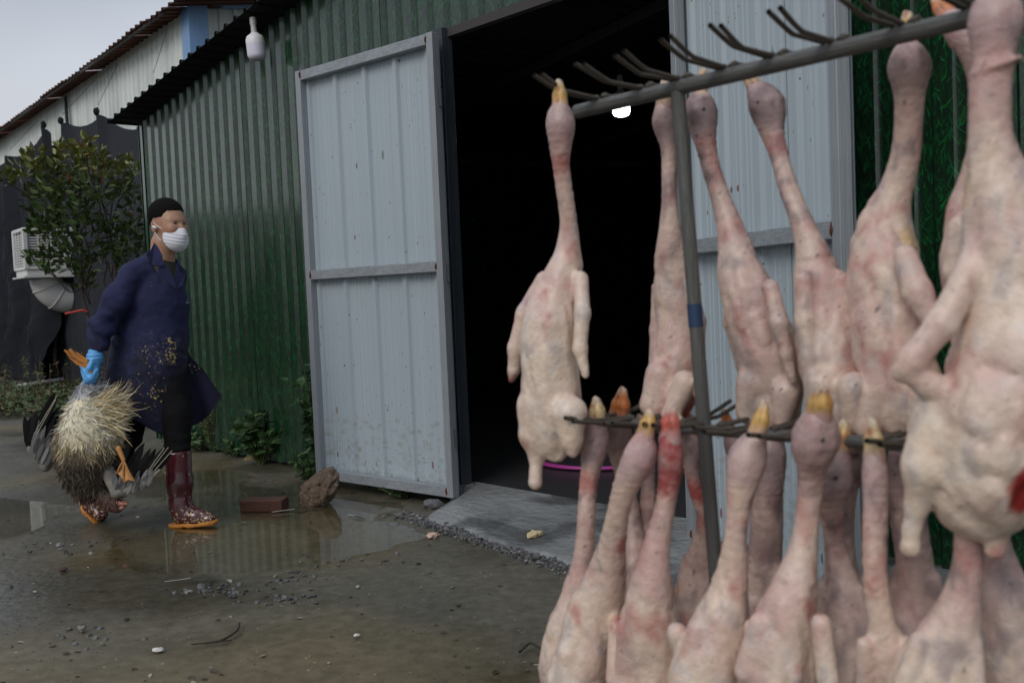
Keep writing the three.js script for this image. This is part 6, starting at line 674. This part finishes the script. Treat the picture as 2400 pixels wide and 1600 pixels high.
    const bg = nets((x, y, z) => smin(bone(x, y, z, pts[0], pts[1]), bone(x, y, z, pts[1], pts[2]), 0.006) + 0.0012 * fbm(x * 90, y * 60, z * 90, 2), l2, h2, 0.0035, (x, y, z, o) => { const t = sm(bb[1] + L * 0.62, tip[1], y), q = fbm(x * 60 + sd, y * 50, z * 60, 2); o[0] = bc[0]; o[1] = bc[1]; o[2] = bc[2]; put(o, [0.6, 0.52, 0.42], 0.7 * t); put(o, [0.3, 0.06, 0.03], 0.75 * sm(0.02, 0.32, q)); put(o, [0.2, 0.13, 0.1], 0.6 * sm(0.05, 0.3, fbm(x * 110, y * 40 + sd, z * 110, 2))); put(o, [0.45, 0.29, 0.27], sm(bb[1] + 0.012, bb[1] - 0.02, y + 0.02 * q)); });
    mesh(s > 0 ? 'upper_beak' : 'lower_beak', bg, M.beak, G);
  }
  // eyes on the two flanks of the head
  for (const s of [-1, 1]) { const an = 0.9 * Math.sin(sd * 2.3 + 1), q = V(hd[0], hd[1], hd[2]).addScaledVector(RN, s * hd[3] * 0.9 * Math.cos(an)).addScaledVector(RB, hd[3] * 0.9 * Math.sin(an)).add(V(0, hd[3] * 0.1, 0)); const e = new THREE.SphereGeometry(Math.max(0.0035, hd[3] * 0.12), 10, 8); e.translate(q.x, q.y, q.z); mesh('eye', e, M.eye, G); }
  return G;
}
const OR = [0.62, 0.2, 0.05], YE = [0.6, 0.36, 0.1], PK = [0.58, 0.3, 0.24], PA = [0.6, 0.46, 0.24];
const gooseInfo = {
  G1: ['pale plucked goose hanging whole in front of the dark doorway', YE, 0, 0], G2: ['plucked goose hanging just left of the rack post', PA, 0.25, 0.2], G3: ['blotchy plucked goose just right of the rack post with dark pin feathers', YE, 0.6, 0.35],
  G4: ['plucked goose with red throat hanging before the open right door', PA, 0.5, 0.35], G5: ['plucked goose before the grass print with a red spot under its head', YE, 0.4, 0.12], G6: ['largest plucked goose in front of the rack at the right edge, belly cut open', YE, 0.1, 0], G7: ['plucked goose mostly hidden behind the largest goose, its beak above the bar', OR, 0.4, 0],
  L1: ['lower goose with thin red neck under the pale leftmost goose', PA, 0.4, 0.2], L2: ['lower goose with bright orange beak raised highest, left of the post', OR, 0.35, 0.35], L3: ['lower goose with neck slanting down to the left, leftmost large body', YE, 0.15, 0], L4: ['lower goose with raw red head and beak', [0.55, 0.12, 0.09], 0.25, 0.05],
  L5: ['lower goose with a red wound on its throat right of the post', YE, 0.2, 0], L6: ['lower goose with a round white head and yellow beak, second tier centre', YE, 0.1, 0.05], L7: ['lower goose with grey head behind the round headed one', YE, 0.3, 0.6], L8: ['lower goose with straight neck and thin striped beak beside the empty grey gap', PA, 0.3, 0.1], L9: ['lower goose hanging below the largest goose at right', YE, 0.3, 0.15],
  M1: ['far side goose with a thin red neck just left of the post', OR, 0.6, 0.3], M2: ['far side goose in shade between the two leftmost lower necks', YE, 0.4, 0.5], M3: ['far side goose with thick brownish neck right of the throat wound', YE, 0.4, 0.6], M4: ['far side goose with orange beak just right of the post', OR, 0.4, 0.5], M5: ['far side goose with thick dark neck left of the largest goose leg', YE, 0.3, 0.6], M6: ['far side goose between the grey headed and straight necked ones', PA, 0.3, 0.6], M7: ['far side goose at the right edge beneath the largest goose', YE, 0.25, 0.25],
};
const CUTS = { G6: [[0.775, 0.905, -1.45, 0.04], [0.82, 0.95, -1.415, 0.055], [0.845, 1.0, -1.4, 0.05]] }, RINGS = { G6: [[0.766, 1.56, -1.545, 0.034]] };
for (const k in GEESE) { const [label, beak, pink, grey] = gooseInfo[k]; goose(k, GEESE[k], label, { beak, pink, grey, cut: CUTS[k], ring: RINGS[k] }, k[0] === 'G' ? 'plucked geese on the top bar' : k[0] === 'L' ? 'plucked geese on the near side of the lower bar' : 'plucked geese on the far side of the lower bar'); }
{ // hanging rack: a post, two bars and pairs of bent prongs
  const rack = thing('hanging_rack', 'grey steel poultry rack with forked hooks along two bars', 'rack', [0.438, 0, -2.115]);
  const L = v => V(v.x - 0.438, v.y, v.z + 2.115), on = (t, y, off) => R0.clone().addScaledVector(RB, t).addScaledVector(RN, off).setY(y);
  M.bar = std(0x9a958c, 0.5, { map: galvTex, metalness: 0.15, bumpMap: fineNoise, bumpScale: 0.003 });
  M.prong = std(0x5e574d, 0.55, { metalness: 0.15, bumpMap: fineNoise, bumpScale: 0.003 });
  M.tape = std([0.014, 0.04, 0.1], 0.6);
  const uvm = g => g;
  mesh('top_bar', uvm(rod(L(on(0, 1.67, 0)), L(on(1.75, 1.69, 0)), 0.0165, 20)), M.bar, rack);
  mesh('lower_bar', rod(L(on(-0.06, 0.928, 0)), L(on(1.75, 0.945, 0)), 0.0125, 18), M.bar, rack);
  mesh('post', rod(L(V(0.382, 1.665, -2.178)), L(V(0.444, 0.012, -2.11)), 0.0155, 18), M.bar, rack);
  mesh('post_base', rbox(0.22, 0.012, 0.22, 0.004, 0, 0.006, 0), M.bar, rack);
  mesh('tape', rod(L(V(0.3988, 1.205, -2.1595)), L(V(0.4008, 1.155, -2.1575)), 0.0166, 18), M.tape, rack);
  mesh('post', rod(L(on(1.45, 1.665, 0)), L(on(1.47, 0.012, 0)), 0.015, 18), M.bar, rack); mesh('post_base', (() => { const g = rbox(0.22, 0.012, 0.22, 0.004); const p = L(on(1.47, 0.006, 0)); g.translate(p.x, p.y, p.z); return g; })(), M.bar, rack);
  const prongs = (t, y, s, lift) => {
    for (const q of [-0.0095, 0.0095]) {
      const j = 0.004 * Math.sin(t * 37 + q * 900 + y * 5), e = 0.012 * Math.sin(t * 53 + y * 3);
      const a = on(t + q * 0.8, y + 0.012, -s * 0.006), b = on(t + q, y + 0.016 + j, s * 0.11), b2 = on(t + q, y + 0.02 + j, s * 0.126), c = on(t + q * 1.25 + e, y + 0.02 + lift + j, s * 0.2);
      const cp = new THREE.CurvePath(); cp.add(new THREE.LineCurve3(L(a), L(b))); cp.add(new THREE.QuadraticBezierCurve3(L(b), L(b2), L(b2.clone().lerp(c, 0.3)))); cp.add(new THREE.LineCurve3(L(b2.clone().lerp(c, 0.3)), L(c)));
      mesh('prong', new THREE.TubeGeometry(cp, 22, 0.005, 8), M.prong, rack);
    }
    const w = stone(0.011, 0.7, 0.5, t * 9, 2); const p = L(on(t, y + 0.014, 0)); w.translate(p.x, p.y, p.z); mesh('weld', w, M.prong, rack);
  };
  for (const t of [0.064, 0.196, 0.3, 0.418, 0.533, 0.661, 0.798, 0.925, 1.05]) { prongs(t, 1.676 + t * 0.011, 1, 0.022); prongs(t + 0.03, 1.676 + t * 0.011, -1, 0.02); }
  for (const t of [0.0, 0.13, 0.24, 0.34, 0.47, 0.6, 0.71, 0.83, 0.95, 1.07]) { if (t !== 0.71) prongs(t, 0.93 + t * 0.009, 1, 0.012); prongs(t + 0.05, 0.93 + t * 0.009, -1, 0.015); }
}
renderer.render(scene, camera);
